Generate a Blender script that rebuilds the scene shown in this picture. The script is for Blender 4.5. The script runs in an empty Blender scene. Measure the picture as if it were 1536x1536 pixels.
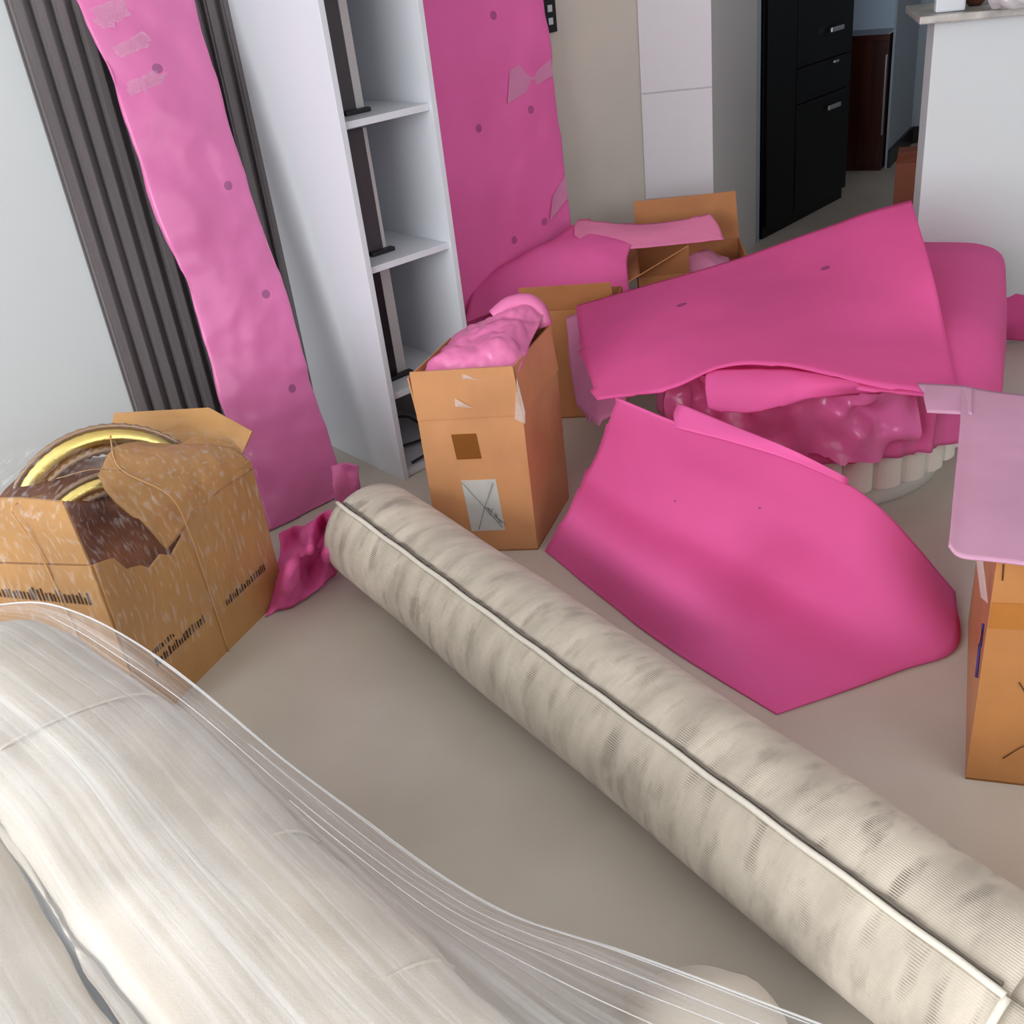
import bpy, bmesh, math, random
from mathutils import Vector, Matrix, noise
R = math.radians
random.seed(4)
scene = bpy.context.scene
col = scene.collection

# ------------------------------------------------------------------ camera
CAM = Vector((0, 0, 1.4)); FPX = 1536.0
_d = Vector((342, 2732, FPX)).normalized()           # straight down, seen from the camera
_f = Vector((0, 0, 1)); _f = (_f - _d * _f.dot(_d)).normalized()
_r = _d.cross(_f)
MC = Matrix((_r, _f, -_d))                           # camera axes (right, down, forward) -> world
cam_data = bpy.data.cameras.new('camera'); cam = bpy.data.objects.new('camera', cam_data); col.objects.link(cam)
cam_data.sensor_width = 36; cam_data.lens = 36.0; cam_data.clip_start = 0.02
rot = Matrix((MC.col[0], -MC.col[1], -MC.col[2])).transposed()
cam.matrix_world = Matrix.Translation(CAM) @ rot.to_4x4()
scene.camera = cam

# ------------------------------------------------------------------ world, daylight, exposure
world = bpy.data.worlds.new('world'); scene.world = world; world.use_nodes = True
wb = world.node_tree.nodes['Background']; wb.inputs[0].default_value = (0.80, 0.90, 1.0, 1); wb.inputs[1].default_value = 1.2
vs = scene.view_settings
vs.view_transform = 'Standard'; vs.look = 'None'; vs.gamma = 1; vs.use_curve_mapping = False; vs.exposure = -0.08

# the room's wall frame: u runs along the feature wall, n points out of it into the room
TA = R(52)
U = Vector((math.sin(TA), math.cos(TA), 0)); N = Vector((math.cos(TA), -math.sin(TA), 0))
P0 = Vector((-0.591, 3.189, 0))
def TV(s, t, z=0.0): return P0 + U * s + N * t + Vector((0, 0, z))

def area(name, loc, direction, sx, sy, power, color):
    l = bpy.data.lights.new(name, 'AREA'); l.shape = 'RECTANGLE'; l.size = sx; l.size_y = sy; l.energy = power; l.color = color
    o = bpy.data.objects.new(name, l); col.objects.link(o); o.location = loc
    o.rotation_euler = Vector(direction).to_track_quat('-Z', 'Y').to_euler()
    return o
WIN_T = (0.7, 4.1)      # window opening along the window wall
WIN2_S = (-1.6, 1.6)    # window opening in the wall behind the camera
area('window_left_offscreen', TV(-4.27, sum(WIN_T) / 2, 1.55), U, 3.3, 2.0, 165, (0.98, 0.99, 1.0))
area('window_behind_offscreen', TV(0.0, 4.66, 1.75), -N, 3.0, 1.4, 28, (1.0, 0.99, 0.98))

# ------------------------------------------------------------------ helpers
def ray(x, y): return MC @ Vector((x - 768, y - 768, FPX))
def G(x, y, z=0.0):                                   # surveyed point at height z
    r = ray(x, y); return CAM + r * ((z - CAM.z) / r.z)
def V(x, y, Y):                                       # surveyed point at distance Y
    r = ray(x, y); return CAM + r * (Y / r.y)

def tag(o, label=None, cat=None, group=None, kind=None):
    if label: o['label'] = label
    if cat: o['category'] = cat
    if group: o['group'] = group
    if kind: o['kind'] = kind
    return o
def empty(name, loc, label, cat, group=None, rz=0.0):
    o = bpy.data.objects.new(name, None); col.objects.link(o); o.location = loc; o.rotation_euler = (0, 0, rz)
    o.empty_display_size = 0.05
    return tag(o, label, cat, group)
def link(name, me, mat=None, parent=None, smooth=False):
    o = bpy.data.objects.new(name, me); col.objects.link(o)
    if mat: me.materials.append(mat)
    if smooth:
        for p in me.polygons: p.use_smooth = True
    if parent:
        o.parent = parent
        bpy.context.view_layer.update()
        o.matrix_parent_inverse = parent.matrix_world.inverted()
    return o
def bm_link(name, bm, mat=None, parent=None, smooth=False):
    bmesh.ops.recalc_face_normals(bm, faces=bm.faces)
    me = bpy.data.meshes.new(name); bm.to_mesh(me); bm.free()
    return link(name, me, mat, parent, smooth)
def add_obox(bm, o, ax, ay, az):                      # box from corner o with three edge vectors
    o, ax, ay, az = Vector(o), Vector(ax), Vector(ay), Vector(az)
    v = [bm.verts.new(o + ax * i + ay * j + az * k) for k in (0, 1) for j in (0, 1) for i in (0, 1)]
    for f in ((0, 1, 3, 2), (4, 6, 7, 5), (0, 4, 5, 1), (2, 3, 7, 6), (0, 2, 6, 4), (1, 5, 7, 3)):
        bm.faces.new([v[i] for i in f])
def obox(name, o, ax, ay, az, mat, parent=None, bevel=0.0):
    bm = bmesh.new(); add_obox(bm, o, ax, ay, az)
    if bevel: bmesh.ops.bevel(bm, geom=bm.edges[:], offset=bevel, segments=2, affect='EDGES', profile=0.5)
    return bm_link(name, bm, mat, parent, smooth=False)
def tvbox(name, s0, s1, t0, t1, z0, z1, mat, parent=None, bevel=0.0):
    return obox(name, TV(s0, t0, z0), U * (s1 - s0), N * (t1 - t0), (0, 0, z1 - z0), mat, parent, bevel)
def prism(name, pts, z0, z1, mat, parent=None):
    bm = bmesh.new()
    lo = [bm.verts.new((p[0], p[1], z0)) for p in pts]; hi = [bm.verts.new((p[0], p[1], z1)) for p in pts]
    k = len(pts)
    bm.faces.new(lo); bm.faces.new(hi)
    for i in range(k): bm.faces.new((lo[i], lo[(i + 1) % k], hi[(i + 1) % k], hi[i]))
    return bm_link(name, bm, mat, parent)
def plate(name, pts, thick, mat, parent=None):        # flat polygon with thickness, along its normal
    pts = [Vector(p) for p in pts]
    nrm = Vector((0, 0, 0))
    for i in range(len(pts)): nrm += pts[i].cross(pts[(i + 1) % len(pts)])
    nrm.normalize()
    bm = bmesh.new()
    a = [bm.verts.new(p) for p in pts]; b = [bm.verts.new(p - nrm * thick) for p in pts]
    k = len(pts); bm.faces.new(a); bm.faces.new(b)
    for i in range(k): bm.faces.new((a[i], a[(i + 1) % k], b[(i + 1) % k], b[i]))
    return bm_link(name, bm, mat, parent)
def cr(p0, p1, p2, p3, t):
    return 0.5 * ((2 * p1) + (p2 - p0) * t + (2 * p0 - 5 * p1 + 4 * p2 - p3) * t * t + (3 * p1 - p0 - 3 * p2 + p3) * t ** 3)
def resample(pts, n):
    out = []; k = len(pts) - 1
    for i in range(n + 1):
        f = i / n * k; j = min(int(f), k - 1); t = f - j
        a = pts[j - 1] if j > 0 else pts[0] * 2 - pts[1]
        d = pts[j + 2] if j + 2 <= k else pts[k] * 2 - pts[k - 1]
        out.append(cr(a, pts[j], pts[j + 1], d, t))
    return out
def fbm(p, f, octv=3):
    s = 0; a = 1
    for i in range(octv):
        s += a * noise.noise(Vector(p) * f + Vector((7.1 * i, 3.3, 1.7))); f *= 2.1; a *= 0.5
    return s
def creased(p, f):                                    # sharp valley creases
    a = noise.noise(Vector(p) * f); b = noise.noise(Vector(p) * f * 2.3 + Vector((5, 5, 5)))
    return (1 - abs(a)) * 0.65 + (1 - abs(b)) * 0.35 - 0.75
def grid_mesh(name, rows, nu, nv, wr=0.0, wf=3.0, cre=0.0, cf=6.0, rag=None, seed=0, closed_u=False):
    rows = [[Vector(p) for p in r] for r in rows]
    rows = [resample(r, nu) for r in rows]
    cols = [resample([r[i] for r in rows], nv) for i in range(nu + 1)]
    g = [[cols[i][j] for i in range(nu + 1)] for j in range(nv + 1)]
    rnd = random.Random(seed)
    if rag:                                           # torn, notched borders: dict edge -> amount (metres)
        def saw(k):
            out = []; x = 0.0; target = rnd.random()
            while len(out) < k:
                run = rnd.randint(3, 13); top = rnd.choice((0.0, 0.15, 0.4, 0.7, 1.0)); e0 = rnd.uniform(0, 0.4)
                for q in range(run): out.append(max(0.0, e0 + (top - e0) * (q / run)))
            return out[:k]
        if 'front' in rag:
            s = saw(nu + 1)
            for i in range(nu + 1):
                dv = (g[1][i] - g[0][i]); dv = dv.normalized(); g[0][i] = g[0][i] + dv * s[i] * rag['front'] * -1
        if 'back' in rag:
            s = saw(nu + 1)
            for i in range(nu + 1):
                dv = (g[-1][i] - g[-2][i]).normalized(); g[-1][i] = g[-1][i] + dv * s[i] * rag['back']
        if 'left' in rag:
            s = saw(nv + 1)
            for j in range(nv + 1):
                dv = (g[j][0] - g[j][1]).normalized(); g[j][0] = g[j][0] + dv * s[j] * rag['left']
        if 'right' in rag:
            s = saw(nv + 1)
            for j in range(nv + 1):
                dv = (g[j][-1] - g[j][-2]).normalized(); g[j][-1] = g[j][-1] + dv * s[j] * rag['right']
    if wr or cre:
        off = Vector((seed * 3.7, seed * 1.9, seed * 5.3)); g2 = [r[:] for r in g]
        for j in range(nv + 1):
            for i in range(nu + 1):
                a = g[j][min(i + 1, nu)] - g[j][max(i - 1, 0)]; b = g[min(j + 1, nv)][i] - g[max(j - 1, 0)][i]
                nm = a.cross(b)
                if nm.length > 1e-9: nm.normalize()
                p = g[j][i] + off
                g2[j][i] = g[j][i] + nm * (wr * fbm(p, wf) + cre * creased(p, cf))
        g = g2
    verts = [p for r in g for p in r]; W = nu + 1
    faces = [(j * W + i, j * W + i + 1, (j + 1) * W + i + 1, (j + 1) * W + i) for j in range(nv) for i in range(nu)]
    me = bpy.data.meshes.new(name); me.from_pydata(verts, [], faces)
    uv = me.uv_layers.new(name='UVMap')
    for l in me.loops:
        vi = l.vertex_index; uv.data[l.index].uv = ((vi % W) / nu, (vi // W) / nv)
    return me
def sheet(name, rows, mat, nu=40, nv=30, thick=0.004, parent=None, floor=True, **kw):
    me = grid_mesh(name, rows, nu, nv, **kw)
    if floor:
        for v in me.vertices:
            if v.co.z < 0.004: v.co.z = 0.004
    o = link(name, me, mat, parent, smooth=True)
    if thick:
        m = o.modifiers.new('thickness', 'SOLIDIFY'); m.thickness = thick; m.offset = 0.0
    return o
def tube(name, pts, r, mat, parent=None, sides=8, n=None, cap=True):
    pts = [Vector(p) for p in pts]
    if n: pts = resample(pts, n)
    bm = bmesh.new(); rings = []
    up = Vector((0, 0, 1))
    for i, p in enumerate(pts):
        tg = (pts[min(i + 1, len(pts) - 1)] - pts[max(i - 1, 0)]).normalized()
        a = tg.cross(up)
        if a.length < 1e-3: a = tg.cross(Vector((1, 0, 0)))
        a.normalize(); b = tg.cross(a).normalized()
        rings.append([bm.verts.new(p + (a * math.cos(2 * math.pi * k / sides) + b * math.sin(2 * math.pi * k / sides)) * r) for k in range(sides)])
    for i in range(len(rings) - 1):
        for k in range(sides):
            bm.faces.new((rings[i][k], rings[i][(k + 1) % sides], rings[i + 1][(k + 1) % sides], rings[i + 1][k]))
    if cap: bm.faces.new(rings[0]); bm.faces.new(rings[-1])
    return bm_link(name, bm, mat, parent, smooth=True)

# ------------------------------------------------------------------ materials
def rgb(r, g, b):                                     # sRGB 0-255 -> linear
    f = lambda c: (c / 255 / 12.92) if c / 255 <= 0.04045 else ((c / 255 + 0.055) / 1.055) ** 2.4
    return (f(r), f(g), f(b), 1)
def mat(name, color, rough=0.6, metal=0.0, spec=0.5, coat=0.0, coat_r=0.1, sheen=0.0, subs=0.0):
    m = bpy.data.materials.new(name); m.use_nodes = True
    b = m.node_tree.nodes['Principled BSDF']
    b.inputs['Base Color'].default_value = color; b.inputs['Roughness'].default_value = rough
    b.inputs['Metallic'].default_value = metal; b.inputs['Specular IOR Level'].default_value = spec
    b.inputs['Coat Weight'].default_value = coat; b.inputs['Coat Roughness'].default_value = coat_r
    b.inputs['Sheen Weight'].default_value = sheen
    return m
def nd(m, t, **kw):
    n = m.node_tree.nodes.new(t)
    for k, v in kw.items(): setattr(n, k, v)
    return n
def lk(m, a, b): m.node_tree.links.new(a, b)
def noise_color(m, c1, c2, scale, detail=4, coord='Object', stretch=(1, 1, 1), lo=0.35, hi=0.65):
    b = m.node_tree.nodes['Principled BSDF']
    tc = nd(m, 'ShaderNodeTexCoord'); mp = nd(m, 'ShaderNodeMapping'); mp.inputs['Scale'].default_value = stretch
    nz = nd(m, 'ShaderNodeTexNoise'); nz.inputs['Scale'].default_value = scale; nz.inputs['Detail'].default_value = detail
    rp = nd(m, 'ShaderNodeValToRGB'); rp.color_ramp.elements[0].position = lo; rp.color_ramp.elements[1].position = hi
    rp.color_ramp.elements[0].color = c1; rp.color_ramp.elements[1].color = c2
    lk(m, tc.outputs[coord], mp.inputs[0]); lk(m, mp.outputs[0], nz.inputs[0]); lk(m, nz.outputs['Fac'], rp.inputs[0])
    lk(m, rp.outputs[0], b.inputs['Base Color'])
    return rp
def bump(m, scale, strength, dist=0.002, coord='Object', stretch=(1, 1, 1), detail=4):
    b = m.node_tree.nodes['Principled BSDF']
    tc = nd(m, 'ShaderNodeTexCoord'); mp = nd(m, 'ShaderNodeMapping'); mp.inputs['Scale'].default_value = stretch
    nz = nd(m, 'ShaderNodeTexNoise'); nz.inputs['Scale'].default_value = scale; nz.inputs['Detail'].default_value = detail
    bp = nd(m, 'ShaderNodeBump'); bp.inputs['Strength'].default_value = strength; bp.inputs['Distance'].default_value = dist
    lk(m, tc.outputs[coord], mp.inputs[0]); lk(m, mp.outputs[0], nz.inputs[0]); lk(m, nz.outputs['Fac'], bp.inputs['Height'])
    lk(m, bp.outputs[0], b.inputs['Normal'])
def foam(name, color, rough=0.75, transl=0.35, spots=(), aspect=1.0, rad=0.012, coat=0.0, spot_color=None):
    """Thin closed-cell packing foam: diffuse with some light passing through; spots are small punched marks in UV space."""
    m = mat(name, color, rough, spec=0.25, coat=coat, coat_r=0.2)
    nt = m.node_tree; b = nt.nodes['Principled BSDF']; out = nt.nodes['Material Output']
    c2 = tuple(min(1, c * 1.16) for c in color[:3]) + (1,)
    rp = noise_color(m, color, c2, 2.2, 3)
    src = rp.outputs[0]
    if spots:
        uvn = nd(m, 'ShaderNodeUVMap'); mp = nd(m, 'ShaderNodeMapping'); mp.inputs['Scale'].default_value = (aspect, 1, 1)
        lk(m, uvn.outputs[0], mp.inputs[0]); acc = None
        for (su, sv) in spots:
            d = nd(m, 'ShaderNodeVectorMath', operation='DISTANCE'); d.inputs[1].default_value = (su * aspect, sv, 0)
            lk(m, mp.outputs[0], d.inputs[0])
            lt = nd(m, 'ShaderNodeMath', operation='LESS_THAN'); lt.inputs[1].default_value = rad; lk(m, d.outputs['Value'], lt.inputs[0])
            if acc is None: acc = lt.outputs[0]
            else:
                mx = nd(m, 'ShaderNodeMath', operation='MAXIMUM'); lk(m, acc, mx.inputs[0]); lk(m, lt.outputs[0], mx.inputs[1]); acc = mx.outputs[0]
        mix = nd(m, 'ShaderNodeMix', data_type='RGBA'); lk(m, acc, mix.inputs['Factor']); lk(m, src, mix.inputs[6])
        mix.inputs[7].default_value = spot_color or (color[0] * 0.58, color[1] * 0.62, color[2] * 0.66, 1)
        src = mix.outputs[2]; lk(m, src, b.inputs['Base Color'])
    tr = nd(m, 'ShaderNodeBsdfTranslucent'); lk(m, src, tr.inputs[0])
    ms = nd(m, 'ShaderNodeMixShader'); ms.inputs[0].default_value = transl
    lk(m, b.outputs[0], ms.inputs[1]); lk(m, tr.outputs[0], ms.inputs[2]); lk(m, ms.outputs[0], out.inputs[0])
    return m
def film(name, lo=0.08, hi=0.55, scale=5, stretch=(1, 14, 1), tint=(0.92, 0.93, 0.95, 1), thr=(0.4, 0.72), rough=0.18):
    """Clear stretch film: mostly see-through, milky in streaks, glossy."""
    m = mat(name, tint, rough, spec=0.6)
    nt = m.node_tree; b = nt.nodes['Principled BSDF']; out = nt.nodes['Material Output']
    uvn = nd(m, 'ShaderNodeUVMap'); mp = nd(m, 'ShaderNodeMapping'); mp.inputs['Scale'].default_value = stretch
    nz = nd(m, 'ShaderNodeTexNoise'); nz.inputs['Scale'].default_value = scale; nz.inputs['Detail'].default_value = 5
    mr = nd(m, 'ShaderNodeMapRange'); mr.inputs[1].default_value = thr[0]; mr.inputs[2].default_value = thr[1]; mr.inputs[3].default_value = lo; mr.inputs[4].default_value = hi
    tr = nd(m, 'ShaderNodeBsdfTransparent'); ms = nd(m, 'ShaderNodeMixShader')
    bp = nd(m, 'ShaderNodeBump'); bp.inputs['Strength'].default_value = 0.6; bp.inputs['Distance'].default_value = 0.01
    lk(m, uvn.outputs[0], mp.inputs[0]); lk(m, mp.outputs[0], nz.inputs[0]); lk(m, nz.outputs['Fac'], mr.inputs[0]); lk(m, nz.outputs['Fac'], bp.inputs['Height'])
    lk(m, bp.outputs[0], b.inputs['Normal'])
    lk(m, mr.outputs[0], ms.inputs[0]); lk(m, tr.outputs[0], ms.inputs[1]); lk(m, b.outputs[0], ms.inputs[2]); lk(m, ms.outputs[0], out.inputs[0])
    return m

PINK = rgb(244, 112, 182); PINK_D = rgb(222, 62, 132); PINK_P = rgb(226, 142, 186); LILAC = rgb(228, 170, 204)
M_floor = mat('polished_floor', rgb(176, 168, 158), 0.28, spec=0.35); noise_color(M_floor, rgb(186, 176, 164), rgb(202, 194, 184), 1.6, 5)
M_wall = mat('white_paint', rgb(207, 212, 214), 0.75); bump(M_wall, 60, 0.05)
M_ceiling = mat('ceiling_paint', rgb(232, 232, 230), 0.8)
M_counter = M_wall
M_beige = mat('cream_paint', rgb(214, 204, 194), 0.8); noise_color(M_beige, rgb(206, 198, 190), rgb(220, 209, 198), 1.5, 3)
M_tile = mat('pillar_tile', rgb(216, 210, 216), 0.35)
M_pillar = mat('pillar_plaster', rgb(212, 207, 208), 0.8)
M_slat = mat('charcoal_slat', rgb(108, 102, 104), 0.5); noise_color(M_slat, rgb(98, 92, 94), rgb(118, 111, 113), 9, 4, stretch=(1, 1, 0.15))
M_slat_back = M_slat
M_lam = mat('white_laminate', rgb(210, 212, 219), 0.35, spec=0.5)
M_lam_in = M_lam
M_black = mat('black_plastic', rgb(18, 18, 22), 0.4)
M_frame = mat('dark_grey_frame', rgb(62, 56, 60), 0.5)
M_grey = mat('pale_grey_edge', rgb(186, 182, 182), 0.5)
M_cable = mat('black_rubber', rgb(14, 14, 18), 0.5)
M_cab = mat('black_gloss_cabinet', rgb(6, 6, 9), 0.45, spec=0.2)
M_brown = mat('dark_red_wood', rgb(58, 26, 20), 0.25); noise_color(M_brown, rgb(50, 22, 17), rgb(72, 32, 24), 4, 4, stretch=(6, 6, 0.5))
M_chrome = mat('brushed_steel', rgb(205, 210, 215), 0.25, metal=1.0)
M_blue = mat('blue_grey_paint', rgb(150, 160, 172), 0.8)
M_base = mat('black_skirting', rgb(12, 12, 14), 0.4)
M_stone = mat('grey_stone_slab', rgb(176, 172, 168), 0.3); noise_color(M_stone, rgb(150, 147, 144), rgb(200, 196, 190), 14, 5)
M_gold = mat('polished_gold', rgb(252, 226, 140), 0.27, metal=1.0); bump(M_gold, 9, 0.5, 0.01)
M_paper = mat('white_label_paper', rgb(246, 250, 247), 0.6)
M_ink = mat('black_print', rgb(92, 54, 30), 0.8)
M_inkb = mat('blue_marker', rgb(70, 50, 110), 0.8)
M_pen = mat('grey_pen', rgb(110, 122, 122), 0.8)
M_string = mat('packing_twine', rgb(208, 160, 104), 0.7)
M_bind = mat('carpet_binding', rgb(226, 220, 208), 0.85); bump(M_bind, 160, 0.6, 0.002)
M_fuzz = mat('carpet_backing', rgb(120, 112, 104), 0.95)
M_fluted = mat('white_lacquer', rgb(236, 232, 222), 0.35)
M_plinth = mat('pale_grey_plinth', rgb(228, 226, 220), 0.4)
M_sofa = mat('cream_upholstery', rgb(200, 190, 177), 0.9, sheen=0.3)
noise_color(M_sofa, rgb(190, 178, 163), rgb(206, 196, 184), 5, 4); bump(M_sofa, 420, 0.35, 0.0015)
M_pottery = mat('brown_ceramic', rgb(84, 46, 26), 0.3)
M_bag = mat('crumpled_clear_bag', rgb(190, 188, 190), 0.2); bump(M_bag, 20, 0.9, 0.01)
M_red_board = mat('rust_cardboard', rgb(146, 82, 60), 0.8)
def cardboard(name, c, coat=0.0):
    m = mat(name, c, 0.62, spec=0.3, coat=coat, coat_r=0.16)
    d = tuple(x * 0.86 for x in c[:3]) + (1,); l = tuple(min(1, x * 1.07) for x in c[:3]) + (1,)
    noise_color(m, d, l, 5, 5); bump(m, 14, 0.35, 0.01, stretch=(1, 1, 0.3))
    return m
M_card = cardboard('brown_cardboard_film', rgb(200, 144, 98), 0.35)
M_card2 = cardboard('tan_cardboard_film', rgb(186, 138, 84), 0.4)
M_card3 = cardboard('plain_cardboard', rgb(180, 120, 76), 0.0)
M_card4 = M_card3
M_card_in = cardboard('cardboard_inside', rgb(206, 160, 112), 0.0)
M_tape = mat('brown_packing_tape', rgb(176, 112, 52), 0.15, spec=0.6); bump(M_tape, 40, 0.4, 0.003)
M_glint = film('clear_tape_glint_film', lo=0.22, hi=0.22, rough=0.1)  # serves real clear tape and the patches shaped as glints
M_padding = mat('brown_padding', rgb(116, 66, 48), 0.5, coat=0.3)
noise_color(M_padding, rgb(96, 52, 38), rgb(150, 92, 62), 9, 5)

SW_PINK_FILM = dict(rough=0.4, coat=0.5)
M_film = film('clear_stretch_film', lo=0.10, hi=0.44, scale=3.0, stretch=(0.5, 11, 1), thr=(0.36, 0.74), rough=0.25)
M_film_box = film('clear_wrap_on_box', lo=0.02, hi=0.34, scale=6, stretch=(14, 3, 1), thr=(0.52, 0.8), rough=0.12)

M_film_glint = film('glossy_glint_film', lo=0.10, hi=0.75, scale=7, stretch=(3, 6, 1), thr=(0.5, 0.75), rough=0.12)

# ------------------------------------------------------------------ the room
def struct(o): o['kind'] = 'structure'; return o
HC = 2.75
struct(obox('floor', (-6, -5, -0.1), (12, 0, 0), (0, 13, 0), (0, 0, 0.1), M_floor))
struct(obox('ceiling', (-6, -5, HC), (12, 0, 0), (0, 13, 0), (0, 0, 0.1), M_ceiling))
# feature wall: white to the left of the shelf unit, cream to its right
struct(tvbox('wall_left', -4.35, 0.35, -0.12, 0, 0, HC, M_wall))
struct(tvbox('wall_back', 0.35, 1.95, -0.12, 0, 0, HC, M_beige))
# window wall, left of the camera
ww = bmesh.new()
def wbox(bm, s0, s1, t0, t1, z0, z1): add_obox(bm, TV(s0, t0, z0), U * (s1 - s0), N * (t1 - t0), (0, 0, z1 - z0))
for (t0, t1, z0, z1) in ((-0.12, WIN_T[0], 0, HC), (WIN_T[1], 4.8, 0, HC), (WIN_T[0], WIN_T[1], 0, 0.5), (WIN_T[0], WIN_T[1], 2.6, HC)):
    wbox(ww, -4.35, -4.2, t0, t1, z0, z1)
struct(bm_link('wall_window_side', ww, M_wall))
ww = bmesh.new()
for (s0, s1, z0, z1) in ((-4.35, WIN2_S[0], 0, HC), (WIN2_S[1], 6.0, 0, HC), (WIN2_S[0], WIN2_S[1], 0, 1.0), (WIN2_S[0], WIN2_S[1], 2.5, HC)):
    wbox(ww, s0, s1, 4.6, 4.75, z0, z1)
struct(bm_link('wall_rear', ww, M_wall))
wf = bmesh.new()
for t in (0.7, 1.8, 2.95, 4.05): wbox(wf, -4.34, -4.29, t, t + 0.05, 0.5, 2.6)
for z in (0.5, 2.55): wbox(wf, -4.34, -4.29, 0.7, 4.1, z, z + 0.05)
struct(bm_link('window_1', wf, M_lam))
wf = bmesh.new()
for s in (-1.6, -0.55, 0.5, 1.55): wbox(wf, s, s + 0.05, 4.69, 4.74, 1.0, 2.5)
for z in (1.0, 2.45): wbox(wf, -1.6, 1.6, 4.69, 4.74, z, z + 0.05)
struct(bm_link('window_2', wf, M_lam))
# pillar between cream wall and kitchen
A = TV(1.63, 0.0); B = G(1072, 443); C_ = G(1133, 366); D_ = A + (C_ - B)
pil = prism('wall_pillar', [A, B, C_, D_], 0, HC, M_pillar); struct(pil)
fd = (B - A); fn = Vector((fd.y, -fd.x, 0)).normalized()
if fn.dot(CAM - A) < 0: fn = -fn
hs = [0.0, 0.42, 0.82, 1.22, 1.62, 2.02, 2.42, HC]
tile_me = None
for i in range(len(hs) - 1):
    o = obox('tile', A + Vector((0, 0, hs[i] + 0.002)), fd, fn * 0.008, (0, 0, hs[i + 1] - hs[i] - 0.004), M_tile, pil, bevel=0.0015)
# grey door jamb, kitchen walls
k1 = Vector((1.375, 4.865, 0)); kdir = (Vector((1.985, 5.48, 0)) - k1).normalized(); kout = Vector((kdir.y, -kdir.x, 0))
if kout.dot(CAM - k1) < 0: kout = -kout
struct(obox('trim_1', C_ - kdir * 0.01, kdir * 0.045, -kout * 0.12, (0, 0, HC), M_blue))
kc = Vector((2.772, 6.594, 0))
struct(obox('wall_kitchen_left', k1 - kout * 0.62 - kdir * 0.1, kdir * 3.0, -kout * 0.1, (0, 0, HC), M_blue))
wl_a = Vector((2.40, 6.01, 0)); wl_d = (kc - wl_a)
struct(obox('wall_passage', wl_a, wl_d, Vector((-wl_d.y, wl_d.x, 0)).normalized() * 0.012, (0, 0, HC), M_blue))
struct(obox('baseboard_passage', wl_a, wl_d, Vector((wl_d.y, -wl_d.x, 0)).normalized() * 0.015, (0, 0, 0.10), M_base))
struct(obox('wall_far', kc, (2.8, -0.35, 0), (0.02, 0.1, 0), (0, 0, HC), M_blue))
struct(obox('baseboard_far', kc + Vector((0, -0.016, 0)), (2.8, -0.35, 0), (0, 0.015, 0), (0, 0, 0.10), M_base))
struct(obox('wall_right', (4.2, -4, 0), (0.1, 0, 0), (0, 11, 0), (0, 0, HC), M_wall))

# ------------------------------------------------------------------ charcoal slatted panel on the feature wall
sp = empty('slat_panel', TV(-0.3, 0.01), 'charcoal grey fluted slat panel fixed to the white wall', 'wall panel')
tvbox('backing', -0.597, -0.002, 0.0, 0.008, 0.0, 2.6, M_slat_back, sp)
ns = 12; pitch = 0.593 / ns
s_me = None
for i in range(ns):
    a = -0.597 + pitch * i
    if s_me is None:
        bm = bmesh.new(); add_obox(bm, (0, 0, 0), U * pitch * 0.64, N * 0.028, (0, 0, 2.6))
        bmesh.ops.bevel(bm, geom=[e for e in bm.edges if abs((e.verts[0].co - e.verts[1].co).z) > 1], offset=0.006, segments=2, affect='EDGES')
        bmesh.ops.recalc_face_normals(bm, faces=bm.faces)
        s_me = bpy.data.meshes.new('slat'); bm.to_mesh(s_me); bm.free(); s_me.materials.append(M_slat)
    o = bpy.data.objects.new('slat', s_me); col.objects.link(o); o.parent = sp
    o.location = TV(a + 0.004, 0.008) - sp.location

# ------------------------------------------------------------------ open shelf unit
SD = 0.49; S0 = -0.03; S1 = 0.285
sh = empty('shelf_unit', TV(0.12, 0.25), 'tall white open shelf unit standing against the slatted wall', 'shelf')
tvbox('side_panel', S0, S0 + 0.018, 0.026, SD, 0, 2.25, M_lam, sh, 0.001)
tvbox('side_panel', S1 - 0.018, S1, 0.002, SD, 0, 2.25, M_lam, sh, 0.001)
tvbox('back_panel', S0 + 0.018, S1 - 0.018, 0.026, 0.036, 0, 2.25, M_lam_in, sh)
for z in (0.02, 0.275, 0.652, 1.032, 1.412, 1.79):
    tvbox('shelf_board', S0 + 0.0185, S1 - 0.0185, 0.037, SD - 0.012, z - 0.018, z, M_lam, sh, 0.001)
tvbox('top_panel', S0, S1, 0.026, SD, 2.25, 2.27, M_lam, sh, 0.001)
# upright dark boards with pale edges on three shelves
for lab, z, hgt, s_, t_, wd, we in (('dark upright board with pale edge on the shelf unit\'s highest visible shelf', 1.032, 0.33, 0.085, 0.36, 0.030, 0.026),
                                ('dark upright board with thin pale edge on the middle shelf of the unit', 0.652, 0.34, 0.088, 0.36, 0.040, 0.012),
                                ('pale upright board with thin black edge on the shelf above the cables', 0.275, 0.34, 0.080, 0.36, 0.012, 0.034)):
    e = empty('display_board', TV(s_, t_, z), lab, 'board', 'upright boards on the shelves')
    tvbox('board', s_ - 0.045, s_ + wd * 0.6, t_, t_ + 0.012, z + 0.0005, z + hgt, M_frame if wd > 0.02 else M_black, e, 0.001)
    tvbox('edge_strip', s_ + wd * 0.6 + 0.0005, s_ + wd * 0.6 + we, t_, t_ + 0.012, z + 0.0005, z + hgt, M_grey, e, 0.001)
    tvbox('foot', s_ - 0.03, s_ + 0.05, t_ + 0.013, t_ + 0.035, z + 0.0005, z + 0.012, M_black, e, 0.002)
rc = empty('remote_control', TV(0.03, 0.33, 1.033), 'small black remote control lying at the front of a white shelf', 'remote')
tvbox('body', 0.0, 0.045, 0.25, 0.38, 1.0325, 1.048, M_black, rc, 0.004)
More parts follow.
